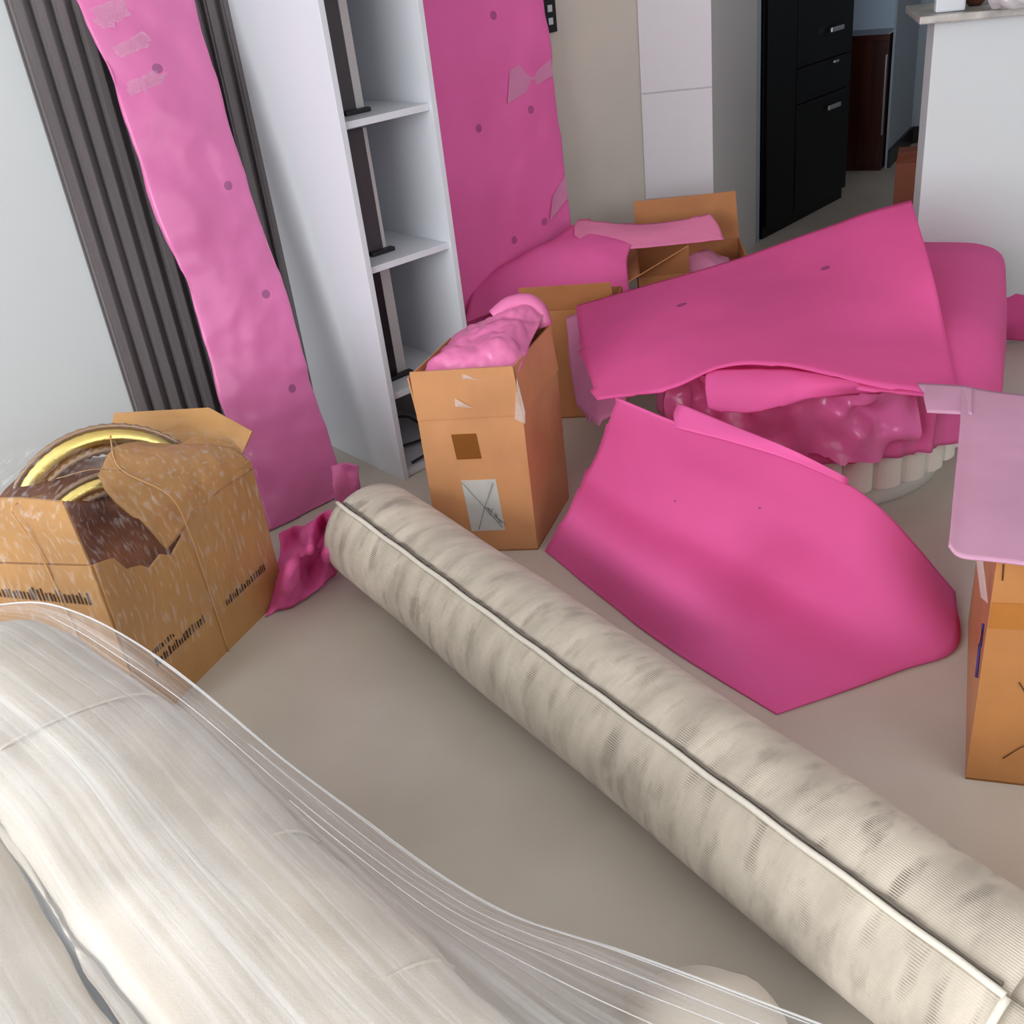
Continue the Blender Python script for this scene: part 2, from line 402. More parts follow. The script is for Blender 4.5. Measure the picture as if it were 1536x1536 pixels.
tvbox('button_pad', 0.008, 0.037, 0.27, 0.34, 1.048, 1.0505, M_frame, rc, 0.001)
ad = empty('power_adapter', TV(0.06, 0.25, 0.02), 'black power adapter hanging in the bottom shelf compartment', 'adapter')
tvbox('body', 0.045, 0.085, 0.24, 0.29, 0.14, 0.255, M_black, ad, 0.004)
tvbox('plug', 0.055, 0.075, 0.037, 0.24, 0.17, 0.19, M_black, ad, 0.002)
def cable(label, pts):
    o = tube('power_cable', pts, 0.0045, M_cable, n=40); tag(o, label, 'cable', 'black cables in the bottom of the shelf unit')
cable('black cable looping down from the adapter inside the shelf unit', [TV(0.065, 0.27, 0.14), TV(0.08, 0.3, 0.12), TV(0.13, 0.33, 0.11), TV(0.18, 0.35, 0.05), TV(0.2, 0.40, 0.027), TV(0.17, 0.44, 0.027), TV(0.21, 0.46, 0.027)])
cable('black cable crossing the bottom board of the shelf unit', [TV(0.02, 0.30, 0.027), TV(0.08, 0.34, 0.032), TV(0.16, 0.36, 0.036), TV(0.22, 0.30, 0.027), TV(0.25, 0.36, 0.027)])
cable('black cable coiled at the front lip of the shelf unit', [TV(0.03, 0.455, 0.027), TV(0.10, 0.462, 0.04), TV(0.17, 0.45, 0.05), TV(0.20, 0.41, 0.036), TV(0.15, 0.40, 0.028), TV(0.10, 0.43, 0.027)])

# ------------------------------------------------------------------ double socket on the cream wall
sk = empty('wall_socket', TV(1.178, 0.0, 1.15), 'black framed wall socket with white inserts on the cream wall', 'socket')
tvbox('frame', 1.150, 1.206, 0.0, 0.012, 1.095, 1.25, M_black, sk, 0.002)
for z in (1.12, 1.16, 1.20):
    tvbox('insert', 1.165, 1.186, 0.0122, 0.016, z, z + 0.022, M_lam, sk, 0.002)

# ------------------------------------------------------------------ kitchen: black cabinet, brown cabinet, counter
bc = empty('black_cabinet', k1 + kdir * 0.4 - kout * 0.3, 'tall glossy black cabinet with steel handles beyond the pillar', 'cabinet')
kl = 0.84
obox('body', k1 + Vector((0, 0, 0.0)) - kout * 0.6, kdir * kl, kout * 0.58, (0, 0, 2.3), M_cab, bc, 0.003)
for i, (a, b, z0, z1) in enumerate(((0.0, 0.27, 0.06, 2.28), (0.275, kl, 0.06, 0.56), (0.275, kl, 0.565, 0.72), (0.275, kl, 0.725, 2.28))):
    d = obox('door', k1 + kdir * (a + 0.003) - kout * 0.0195 + Vector((0, 0, z0)), kdir * (b - a - 0.006), kout * 0.0195, (0, 0, z1 - z0), M_cab, bc, 0.002)
    if i:
        zc = {1: 0.49, 2: 0.70, 3: 0.84}[i]
        obox('handle', k1 + kdir * (0.56 if i != 2 else 0.60) + kout * 0.012 + Vector((0, 0, zc)), kdir * (0.13 if i != 2 else 0.05), kout * 0.014, (0, 0, 0.022 if i != 2 else 0.012), M_chrome, d, 0.003)
b1 = Vector((2.19, 6.055, 0)); b2 = Vector((2.357, 5.948, 0)); bd = (b2 - b1); bo = Vector((bd.y, -bd.x, 0)).normalized()
if bo.dot(CAM - b1) < 0: bo = -bo
br = empty('brown_cabinet', (b1 + b2) / 2 - bo * 0.15, 'low dark red-brown wooden cabinet deep in the kitchen', 'cabinet')
obox('body', b1 - bo * 0.30 - bd * 0.6, bd * 1.5, bo * 0.285, (0, 0, 0.72), M_brown, br, 0.003)
obox('door', b1 - bd * 0.55 - bo * 0.0145 + Vector((0, 0, 0.03)), bd * 1.42, bo * 0.016, (0, 0, 0.66), M_brown, br, 0.003)
obox('edge_glare', b2 - bo * 0.0145 - bd * 0.13 + Vector((0, 0, 0.2)), bd * 0.028, bo * 0.019, (0, 0, 0.42), M_chrome, br)  # bright strip put in for the glare along the cabinet's edge
rb = empty('kitchen_carton', Vector((1.98, 4.68, 0)), 'rust brown carton standing on the dark kitchen floor', 'box')
ra = Vector((1.885, 4.62, 0)); rd1 = Vector((0.30, -0.08, 0)); rd2 = Vector((0.14, 0.32, 0))
obox('body', ra, rd1, rd2, (0, 0, 0.34), M_red_board, rb, 0.003)
plate('flap', [ra + Vector((0, 0, 0.342)), ra + rd1 + Vector((0, 0, 0.342)), ra + rd1 + Vector((0.0, -0.03, 0.41)), ra + Vector((0, -0.03, 0.385))], 0.004, M_red_board, rb)

CA = R(106); cd = Vector((math.sin(CA), math.cos(CA), 0)); cn = Vector((-cd.y, cd.x, 0))
c0 = Vector((1.46, 3.36, 0))
ct = empty('bar_counter', c0 + cd * 0.6, 'white painted bar counter with a grey stone top', 'counter')
obox('front', c0, cd * 1.9, cn * 0.16, (0, 0, 1.035), M_counter, ct, 0.002)
obox('top_slab', c0 - cd * 0.05 - cn * 0.05 + Vector((0, 0, 1.0355)), cd * 2.0, cn * 0.40, (0, 0, 0.022), M_stone, ct, 0.004)
zt = 1.0585
def lathe(name, prof, center, mat_, parent=None, sides=32):
    bm = bmesh.new(); rings = []
    for r_, z in prof: rings.append([bm.verts.new(Vector(center) + Vector((r_ * math.cos(2 * math.pi * k / sides), r_ * math.sin(2 * math.pi * k / sides), z))) for k in range(sides)])
    for i in range(len(rings) - 1):
        for k in range(sides): bm.faces.new((rings[i][k], rings[i][(k + 1) % sides], rings[i + 1][(k + 1) % sides], rings[i + 1][k]))
    bm.faces.new(rings[0]); bm.faces.new(rings[-1])
    return bm_link(name, bm, mat_, parent, smooth=True)
pc = G(1462, 8, zt); pc = Vector((pc.x, pc.y, zt))
pv = empty('ceramic_vase', pc, 'dark brown rounded ceramic vase on the grey countertop', 'vase')
lathe('body', [(0.018, 0), (0.028, 0.01), (0.034, 0.04), (0.034, 0.10), (0.024, 0.15), (0.015, 0.18)], pc, M_pottery, pv)
lathe('rim', [(0.015, 0.1805), (0.021, 0.186), (0.021, 0.192), (0.012, 0.194)], pc, M_pottery, pv)
def blob(name, center, size, mat_, parent=None, cre=0.2, f=9, seed=1, sub=4):
    bm = bmesh.new(); bmesh.ops.create_icosphere(bm, subdivisions=sub, radius=1.0)
    for v in bm.verts:
        k = 1 + cre * creased(v.co * 0.8 + Vector((seed, seed * 2, 0)), f / 5)
        v.co = Vector((v.co.x * size[0] * k, v.co.y * size[1] * k, max(v.co.z, -0.55) * size[2] * k))
    lo = min(v.co.z for v in bm.verts)
    for v in bm.verts: v.co = v.co + Vector(center) - Vector((0, 0, lo))
    return bm_link(name, bm, mat_, parent, smooth=True)
q = G(1518, 14, zt); bg = blob('plastic_bag', (q.x + 0.03, q.y + 0.02, zt), (0.085, 0.06, 0.05), M_bag, seed=3, cre=0.5)
tag(bg, 'crumpled clear plastic bag on the countertop beside the brown vase', 'bag')
q = G(1420, 18, zt); pk = obox('white_packet', Vector((q.x - 0.035, q.y, zt)), cd * 0.085, cn * 0.05, (0, 0, 0.07), M_lam, bevel=0.006)
tag(pk, 'white packet at the end of the grey countertop', 'packet')

# ------------------------------------------------------------------ pink-wrapped strip leaning on the slats
F_strip = foam('pink_wrap_strip', rgb(218, 118, 174), rough=0.4, transl=0.12, coat=0.6, spots=((0.46, 0.87), (0.605, 0.65), (0.60, 0.44), (0.598, 0.25)), aspect=0.41, rad=0.0085)
F_crump = foam('pink_crumple', PINK, transl=0.3)
ws = empty('foam_wrapped_strip', TV(-0.35, 0.36), 'long flat panel wrapped in shiny pink foam leaning on the slats', 'wrapped panel')
def strip_pt(f, w, dt=0.0):        # f height fraction, w across 0..1
    zz = 1.385 * f
    t = 0.40 - 0.335 * f
    sl = -0.470 + 0.022 * f + 0.02 * math.sin(3 * f) + 0.006 * math.sin(17 * f); sr = -0.205 + 0.062 * f + 0.012 * math.sin(4 * f + 1) + 0.007 * math.sin(13 * f + 2)
    return TV(sl + (sr - sl) * w, t + dt, zz)
rows = []
for j in range(9):
    f = j / 8
    b = 0.018
    rows.append([strip_pt(f, 0.012, 0.0), strip_pt(f, 0.0, b - 0.006), strip_pt(f, 0.04, b), strip_pt(f, 0.35, b + 0.006), strip_pt(f, 0.7, b + 0.004), strip_pt(f, 0.97, b), strip_pt(f, 1.0, b - 0.012), strip_pt(f, 1.0, -0.012)])
sheet('foam_wrap', rows, F_strip, 70, 150, 0.002, ws, wr=0.010, wf=4.5, cre=0.014, cf=4.0, seed=3)
bm = bmesh.new()
vs_ = [bm.verts.new(strip_pt(f, w, d)) for f in (0.004, 0.99) for d in (-0.004, 0.004) for w in (0.14, 0.88)]
for f in ((0, 1, 3, 2), (4, 6, 7, 5), (0, 4, 5, 1), (2, 3, 7, 6), (0, 2, 6, 4), (1, 5, 7, 3)): bm.faces.new([vs_[i] for i in f])
bm_link('board', bm, M_lam, ws)
for f_, w_, ww_, hh_ in ((0.95, 0.08, 0.26, 0.03), (0.90, 0.12, 0.3, 0.018), (0.835, 0.10, 0.30, 0.02)):  # milky film patches added to imitate glints near the strip's top
    rows = [[strip_pt(f_ + hh_ * b_ + 0.012 * a_, w_ + ww_ * a_, 0.032) for a_ in (0, 0.5, 1)] for b_ in (0, 0.5, 1)]
    sheet('clear_tape_glint', rows, M_film_glint, 24, 14, 0.0, ws, wr=0.004, wf=30, cre=0.008, cf=34, seed=int(f_ * 100), rag={'left': 0.02, 'right': 0.03, 'front': 0.012, 'back': 0.012})
# crumpled foam at its foot
rows = [[G(398, 925, 0.005), G(432, 912, 0.006), G(470, 890, 0.01), G(500, 865, 0.02), G(511, 848, 0.04)],
        [G(408, 880, 0.03), G(436, 852, 0.15), G(462, 850, 0.03), G(492, 822, 0.15), G(508, 818, 0.07)],
        [G(420, 830, 0.07), G(444, 815, 0.06), G(466, 822, 0.16), G(486, 792, 0.08), G(501, 792, 0.17)],
        [G(418, 800, 0.10), G(440, 790, 0.09), G(462, 786, 0.14), G(482, 770, 0.16), G(494, 764, 0.19)]]
o = sheet('foam_offcut', rows, F_crump, 44, 40, 0.003, wr=0.010, wf=9, cre=0.02, cf=8, seed=9)
tag(o, 'crumpled pink foam bunched at the foot of the wrapped strip', 'foam sheet')
rows = [[G(505, 765, 0.10), G(525, 752, 0.10), G(540, 735, 0.11)], [G(500, 730, 0.17), G(520, 715, 0.17), G(538, 712, 0.17)], [G(498, 700, 0.20), G(516, 694, 0.215), G(538, 698, 0.20)]]
o = sheet('foam_offcut', rows, foam('pink_offcut_pale', rgb(218, 120, 172), transl=0.3), 24, 24, 0.003, wr=0.006, wf=12, cre=0.01, cf=10, seed=19)
tag(o, 'small pale pink foam tab between the wrapped strip and carpet roll', 'foam sheet')

# ------------------------------------------------------------------ big pink-wrapped board on the cream wall
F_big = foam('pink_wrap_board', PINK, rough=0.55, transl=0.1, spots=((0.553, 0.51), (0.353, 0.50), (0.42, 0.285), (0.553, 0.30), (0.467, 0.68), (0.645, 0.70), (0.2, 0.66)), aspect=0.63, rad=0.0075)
bw = empty('foam_wrapped_board', TV(0.8, 0.2), 'wide tall board wrapped in deep pink foam standing beside the shelf unit', 'wrapped panel')
def big_pt(f, w, dt=0.0):
    zz = 1.75 * f; t = 0.19 - 0.13 * f
    sl = 0.30; sr = 1.022 + 0.022 * f
    return TV(sl + (sr - sl) * w, t + dt, zz)
rows = []
for j in range(9):
    f = j / 8; b = 0.03
    rows.append([big_pt(f, 0, b), big_pt(f, 0.25, b + 0.004), big_pt(f, 0.5, b + 0.006), big_pt(f, 0.75, b + 0.005), big_pt(f, 0.985, b), big_pt(f, 1.0, b - 0.01), big_pt(f, 1.0, -0.01)])
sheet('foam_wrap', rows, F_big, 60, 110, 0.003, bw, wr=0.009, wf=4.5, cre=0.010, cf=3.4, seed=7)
bm = bmesh.new()
vs_ = [bm.verts.new(big_pt(f, w, d)) for f in (0.004, 0.99) for d in (-0.006, 0.015) for w in (0.01, 0.98)]
for f in ((0, 1, 3, 2), (4, 6, 7, 5), (0, 4, 5, 1), (2, 3, 7, 6), (0, 2, 6, 4), (1, 5, 7, 3)): bm.faces.new([vs_[i] for i in f])
bm_link('board', bm, M_lam, bw)
for k, (f0, f1, wtop) in enumerate(((0.53, 0.585, 0.7), (0.30, 0.345, 0.86))):
    plate('tape_strip', [big_pt(f0, wtop, 0.043), big_pt(f0 + 0.03, 1.0, 0.036), big_pt(f1 + 0.03, 1.0, 0.036), big_pt(f1, wtop + 0.04, 0.043)], 0.001, foam('pink_tape_%d' % k, PINK_P, rough=0.3, transl=0.1, coat=0.4), bw)

# ------------------------------------------------------------------ generic open carton
def carton(name, label, n, e1, e2, h, mat_, mat_in, group=None, wall=0.005):
    """n near corner, e1 and e2 horizontal edge vectors; shell of four walls and a bottom."""
    e1 = Vector(e1); e2 = Vector(e2); n = Vector(n)
    root = empty(name, n + (e1 + e2) / 2, label, 'box', group)
    bm = bmesh.new(); Z = Vector((0, 0, h)); u1 = e1.normalized(); u2 = e2.normalized()
    add_obox(bm, n, e1, u2 * wall, Z); add_obox(bm, n + e2 - u2 * wall, e1, u2 * wall, Z)
    add_obox(bm, n + u2 * wall, u1 * wall, e2 - u2 * wall * 2, Z); add_obox(bm, n + e1 - u1 * wall + u2 * wall, u1 * wall, e2 - u2 * wall * 2, Z)
    add_obox(bm, n, e1, e2, (0, 0, wall))
    bm_link('body', bm, mat_, root)
    return root
def flap(root, a, b, out, mat_, inset=0.006, name='flap'):
    a = Vector(a); b = Vector(b); out = Vector(out); d = (b - a).normalized()
    return plate(name, [a, b, b - d * inset + out, a + d * inset + out], 0.004, mat_, root)

# ------------------------------------------------------------------ middle box with pink foam inside
mn = Vector((0.055, 2.29, 0)); me1 = Vector((math.sin(R(-80)), math.cos(R(-80)), 0)) * 0.262; me2 = Vector((math.sin(R(23)), math.cos(R(23)), 0)) * 0.285
mh = 0.388; Z = Vector((0, 0, 1))
mb = carton('cardboard_box', 'tall brown cardboard box with a white paper label and pink foam on top', mn, me1, me2, mh, M_card, M_card_in)
o1 = me2.normalized() * -1; o2 = me1.normalized() * -1
flap(mb, mn + Z * (mh + 0.001), mn + me1 + Z * (mh + 0.001), Z * 0.132 + o1 * 0.012, M_card)
flap(mb, mn + me2 + Z * (mh + 0.001), mn + Z * (mh + 0.001), Z * 0.125 + me1.normalized() * 0.012, M_card)
flap(mb, mn + me1 + me2 + Z * (mh + 0.001), mn + me1 + Z * (mh + 0.001), Z * 0.11 + me1.normalized() * 0.012, M_card)
flap(mb, mn + me1 + me2 + Z * (mh + 0.001), mn + me2 + Z * (mh + 0.001), Z * 0.12, M_card)
fo = o1 * 0.0015
def mface(a, z): return mn + me1 * a + Z * z + fo
def mrect(name, a0, a1, z0, z1, m, sk=0.0, off=0.0):
    bm = bmesh.new(); v = [bm.verts.new(mface(a, z) + o1 * off) for a, z in ((a0, z0), (a1, z0), (a1 + sk, z1), (a0 + sk, z1))]
    bm.faces.new(v); bmesh.ops.solidify(bm, geom=bm.faces[:], thickness=0.0006)
    return bm_link(name, bm, m, mb)
lab_o = mrect('paper_label', 0.30, 0.64, 0.065, 0.215, M_paper, 0.03); lab_o['label'] = 'white paper label taped on the front'
# pen scribbles and folds printed on the label
def stroke(root, pts, r, m, name='pen_mark'):
    return tube(name, pts, r, m, root, sides=4)
random.seed(11)
f2 = o1 * 0.0026
stroke(mb, [mface(0.665, 0.212) + f2, mface(0.32, 0.075) + f2], 0.0007, M_pen, 'fold_line')
stroke(mb, [mface(0.36, 0.205) + f2, mface(0.48, 0.13) + f2, mface(0.56, 0.07) + f2], 0.0007, M_pen, 'fold_line')
pts = []
for i in range(26): pts.append(mface(0.46 - i * 0.006 + random.uniform(-0.03, 0.03), 0.135 - i * 0.0018 + random.uniform(-0.012, 0.012)) + f2)
stroke(mb, pts, 0.0006, M_pen, 'handwriting')
mrect('tape_strip', 0.44, 0.68, 0.275, 0.345, M_tape, 0.02)
plate('clear_tape_glint', [mn + me1 * -0.001 + Z * 0.49 + o1 * 0.012, mn + Z * 0.38 + o1 * 0.006 + me1 * 0.07, mn + Z * 0.365 + o1 * 0.004 - me1 * 0.02, mn + Z * 0.40 + o1 * 0.010 - me1 * 0.04], 0.001, M_glint, mb)
for (a, z, w, hh) in ((0.60, 0.425, 0.16, 0.022), (0.5, 0.495, 0.16, 0.014)):  # pale film plates shaped as highlights on the box front
    plate('clear_tape_glint', [mface(a, z) + o1 * 0.012, mface(a - w, z - 0.006) + o1 * 0.012, mface(a - w * 0.6, z + hh * 0.3) + o1 * 0.016, mface(a - 0.01, z + hh) + o1 * 0.014], 0.0008, M_glint, mb)
# foam heaped in the box
ft = foam('pink_film_foam', rgb(232, 124, 178), rough=0.35, transl=0.15, coat=0.6)
rows = []
for j in range(6):
    r = []
    for i in range(6):
        a = -0.02 + 1.04 * i / 5; c = -0.02 + 1.04 * j / 5
        edge = min(a + 0.02, 1.02 - a, c + 0.02, 1.02 - c)
        hgt = mh + 0.095 + 0.055 * min(1, edge * 4) + 0.085 * c * (1 - a) ** 1.0
        a2 = min(max(a, 0.03), 0.97); c2 = min(max(c, 0.03), 0.97)
        r.append(mn + me1 * a2 + me2 * c2 + Z * hgt)
    rows.append(r)
o = sheet('foam_bundle', rows, ft, 70, 70, 0.004, floor=False, wr=0.010, wf=11, cre=0.018, cf=13, seed=5)
tag(o, 'shiny crumpled pink foam bundle filling the tall labelled box', 'foam bundle')
cv = mn + me2 * 0.86 + me1 * 0.16 + Z * (mh + 0.165)
fb = o
tube('foam_curl', [cv + Vector((0.03, 0.0, -0.03)), cv + Vector((0.02, 0.01, 0.01)), cv + Vector((-0.005, 0.015, 0.032)), cv + Vector((-0.05, 0.015, 0.03)), cv + Vector((-0.09, 0.01, 0.005))], 0.024, ft, fb, n=16, sides=20)

# ------------------------------------------------------------------ left box with gold rings
ln = Vector((-0.835, 1.765, 0)); le2 = Vector((0.226, 0.469, 0)); le1 = Vector((math.sin(R(-70)), math.cos(R(-70)), 0)) * 0.42
lb = empty('cardboard_box', ln + (le1 + le2) / 2, 'large torn brown box wrapped in clear film, holding gold rings', 'box')
lo_ = -le2.normalized(); ro_ = -le1.normalized()
def lf(a, z, off=0.0): return ln + le1.normalized() * a + Z * z + lo_ * off
def rf(a, z, off=0.0): return ln + le2.normalized() * a + Z * z + ro_ * off
LB = 0.415
plate('left_wall', [lf(0, 0), lf(0.42, 0), lf(0.42, LB - 0.02), lf(0.2, LB - 0.01), lf(0, LB)], 0.006, M_card2, lb)
plate('right_wall', [rf(0, 0), rf(0, LB), rf(0.05, 0.40), rf(0.07, 0.36), rf(0.11, 0.345), rf(0.13, 0.325), rf(0.17, 0.335), rf(0.20, 0.315), rf(0.24, 0.335), rf(0.28, 0.37), rf(0.36, 0.385), rf(0.52, 0.385), rf(0.52, 0)], 0.006, M_card2, lb)
bk = le2
plate('back_wall', [lf(0.006, 0) + bk, lf(0.42, 0) + bk, lf(0.42, 0.37) + bk, lf(0.006, 0.385) + bk], 0.006, M_card2, lb)
plate('far_wall', [rf(0.006, 0) + le1, rf(0.515, 0) + le1, rf(0.515, 0.37) + le1, rf(0.006, 0.395) + le1], 0.006, M_card2, lb)
plate('bottom', [lf(0.01, 0.004), lf(0.41, 0.004), lf(0.41, 0.004) + le2, lf(0.01, 0.004) + le2], 0.003, M_card2, lb)
fl_m = M_card2
plate('flap', [lf(0.42, LB - 0.018, 0.003), lf(0.004, LB + 0.002, 0.003), lf(0.0, 0.565, 0.015), lf(0.10, 0.568, 0.015), lf(0.40, 0.55, 0.015)], 0.005, fl_m, lb)
plate('flap', [lf(0.02, 0.388) + bk, lf(0.41, 0.375) + bk, lf(0.40, 0.47) + bk * 1.12, lf(0.12, 0.49) + bk * 1.12, lf(0.0, 0.44) + bk * 1.08], 0.005, fl_m, lb)
plate('flap', [rf(0.36, 0.388), rf(0.515, 0.388), rf(0.52, 0.435, -0.05), rf(0.47, 0.47, -0.09), rf(0.37, 0.47, -0.09)], 0.005, fl_m, lb)
# brown padding inside the opening
rows = [[rf(0.012, 0.36, -0.012), rf(0.10, 0.30, -0.012), rf(0.22, 0.28, -0.012), rf(0.36, 0.33, -0.012), rf(0.50, 0.34, -0.012)],
        [rf(0.012, 0.37, -0.10), rf(0.10, 0.33, -0.10), rf(0.22, 0.33, -0.10), rf(0.36, 0.40, -0.10), rf(0.50, 0.40, -0.10)],
        [rf(0.012, 0.40, -0.22), rf(0.10, 0.41, -0.22), rf(0.22, 0.42, -0.22), rf(0.36, 0.42, -0.22), rf(0.50, 0.42, -0.22)],
        [rf(0.012, 0.40, -0.40), rf(0.10, 0.43, -0.38), rf(0.22, 0.48, -0.36), rf(0.36, 0.46, -0.38), rf(0.50, 0.37, -0.40)]]
o = sheet('padding_paper', rows, M_padding, 50, 40, 0.003, wr=0.008, wf=9, cre=0.016, cf=8, seed=12)
tag(o, 'brown crumpled padding paper inside the torn box', 'paper')
rows = [[rf(0.20, 0.335, 0.004), rf(0.30, 0.36, 0.005), rf(0.40, 0.37, 0.005), rf(0.515, 0.36, 0.005)],
        [rf(0.17, 0.41, -0.01), rf(0.29, 0.43, -0.01), rf(0.40, 0.425, -0.01), rf(0.515, 0.40, -0.01)],
        [rf(0.17, 0.475, -0.07), rf(0.29, 0.485, -0.07), rf(0.40, 0.47, -0.07), rf(0.50, 0.43, -0.05)],
        [rf(0.21, 0.50, -0.13), rf(0.30, 0.52, -0.15), rf(0.38, 0.495, -0.14), rf(0.46, 0.45, -0.10)]]
sheet('torn_board', rows, M_card2, 40, 30, 0.004, lb, wr=0.006, wf=7, cre=0.014, cf=7, seed=13, rag={'left': 0.03})
# gold rings (round mirror frames)
def ring(name, label, c, r, wid, tilt_back, yaw, squash=1.0):
    e = empty(name, c, label, 'frame', 'gold rings in the torn box')
    face = (CAM - c); face.z = 0; face.normalize()
    face = Matrix.Rotation(yaw, 3, 'Z') @ face
    right = Vector((-face.y, face.x, 0)); up = (Z * math.cos(tilt_back) - face * math.sin(tilt_back)).normalized()
    nrm = right.cross(up).normalized()
    if nrm.dot(face) < 0: nrm = -nrm
    def band(nm, r0, r1, th, m_, n=72, bulge=0.0, bead=0.0):
        bm = bmesh.new(); rings = []
        for k in range(n):
            a = 2 * math.pi * k / n; dv = right * math.cos(a) + up * math.sin(a) * squash
            b = bead * (k % 2)
            rings.append([bm.verts.new(c + dv * r0 - nrm * th / 2), bm.verts.new(c + dv * r1 - nrm * th / 2), bm.verts.new(c + dv * (r1 + b) + nrm * th / 2), bm.verts.new(c + dv * (r0 + r1) / 2 + nrm * (th / 2 + bulge)), bm.verts.new(c + dv * (r0 - b) + nrm * th / 2)])
        for k in range(n):
            A_, B_ = rings[k], rings[(k + 1) % n]
            for i in range(5): bm.faces.new((A_[i], A_[(i + 1) % 5], B_[(i + 1) % 5], B_[i]))
        return bm_link(nm, bm, m_, e, smooth=True)
    band('gold_band', r - wid, r, 0.02, M_gold, bulge=0.006)
    band('beaded_rim', r + 0.0005, r + 0.008, 0.022, M_chrome2, n=120, bead=0.004)
    band('beaded_rim', r - wid - 0.010, r - wid - 0.0005, 0.022, M_chrome2, n=120, bead=0.004)
M_chrome2 = mat('beaded_trim', rgb(168, 140, 118), 0.3, metal=0.5)
ring('gold_ring', 'large polished gold ring rising above the torn box', V(178, 790, 2.12), 0.232, 0.046, R(12), R(4))
ring('gold_ring', 'smaller gold ring in front of the large one in the torn box', V(184, 832, 2.04), 0.185, 0.034, R(14), R(4))
# strings and print
tube('string', [rf(0.27, 0.0, 0.0095), rf(0.265, 0.2, 0.0105), rf(0.255, 0.35, 0.014), rf(0.245, 0.44, 0.0), rf(0.235, 0.50, -0.09), rf(0.30, 0.525, -0.16), rf(0.42, 0.50, -0.26), rf(0.53, 0.44, -0.30)], 0.0016, M_string, lb, sides=6, n=40)
tube('string', [rf(0.235, 0.50, -0.09), rf(0.17, 0.535, -0.10), rf(0.10, 0.55, -0.12)], 0.0012, M_string, lb, sides=6, n=12)
tube('string', [lf(0.09, 0.10, 0.0095), lf(0.10, 0.3, 0.0095), lf(0.105, 0.42, 0.010), lf(0.11, 0.50, 0.022), lf(0.11, 0.556, 0.026), lf(0.11, 0.54, -0.05)], 0.0016, M_string, lb, sides=6, n=30)
def print_marks(fn, a0, a1, z, hgt, seed, slope=0.0):
    rnd = random.Random(seed); bm = bmesh.new(); a = a0
    while a < a1:
        w = rnd.uniform(0.003, 0.006); hh = hgt * rnd.uniform(0.55, 1.0); zz = z + slope * (a - a0)
        v = [bm.verts.new(fn(x, y, 0.0075)) for x, y in ((a, zz), (a + w, zz), (a + w, zz + hh), (a, zz + hh))]
        bm.faces.new(v); a += w + rnd.uniform(0.003, 0.006)
    bmesh.ops.solidify(bm, geom=bm.faces[:], thickness=0.0004)
    return bm_link('printed_marks', bm, M_ink, lb)
print_marks(rf, 0.06, 0.235, 0.115, 0.022, 2); print_marks(rf, 0.06, 0.13, 0.145, 0.014, 3)
print_marks(rf, 0.31, 0.47, 0.105, 0.022, 4)
print_marks(lf, 0.03, 0.34, 0.32, 0.032, 6)
rows = [[lf(0.42, 0.10, 0.013), lf(0.2, 0.10, 0.013), lf(-0.008, 0.10, 0.013), rf(0.12, 0.10, 0.013), rf(0.30, 0.10, 0.013), rf(0.52, 0.10, 0.013)],
        [lf(0.42, 0.40, 0.014), lf(0.2, 0.41, 0.014), lf(-0.008, 0.41, 0.017), rf(0.12, 0.35, 0.016), rf(0.30, 0.37, 0.017), rf(0.52, 0.37, 0.016)],
        [lf(0.42, 0.53, 0.028), lf(0.2, 0.56, 0.03), lf(0.0, 0.55, 0.024), rf(0.13, 0.50, -0.04), rf(0.30, 0.48, -0.02), rf(0.52, 0.43, 0.0)],
        [lf(0.40, 0.56, -0.10), lf(0.2, 0.60, -0.13), lf(0.05, 0.60, -0.14), rf(0.22, 0.56, -0.12), rf(0.34, 0.535, -0.14), rf(0.50, 0.47, -0.08)]]
sheet('clear_wrap', rows, M_film_box, 60, 40, 0.0, lb, wr=0.004, wf=8, cre=0.006, cf=9, seed=15)

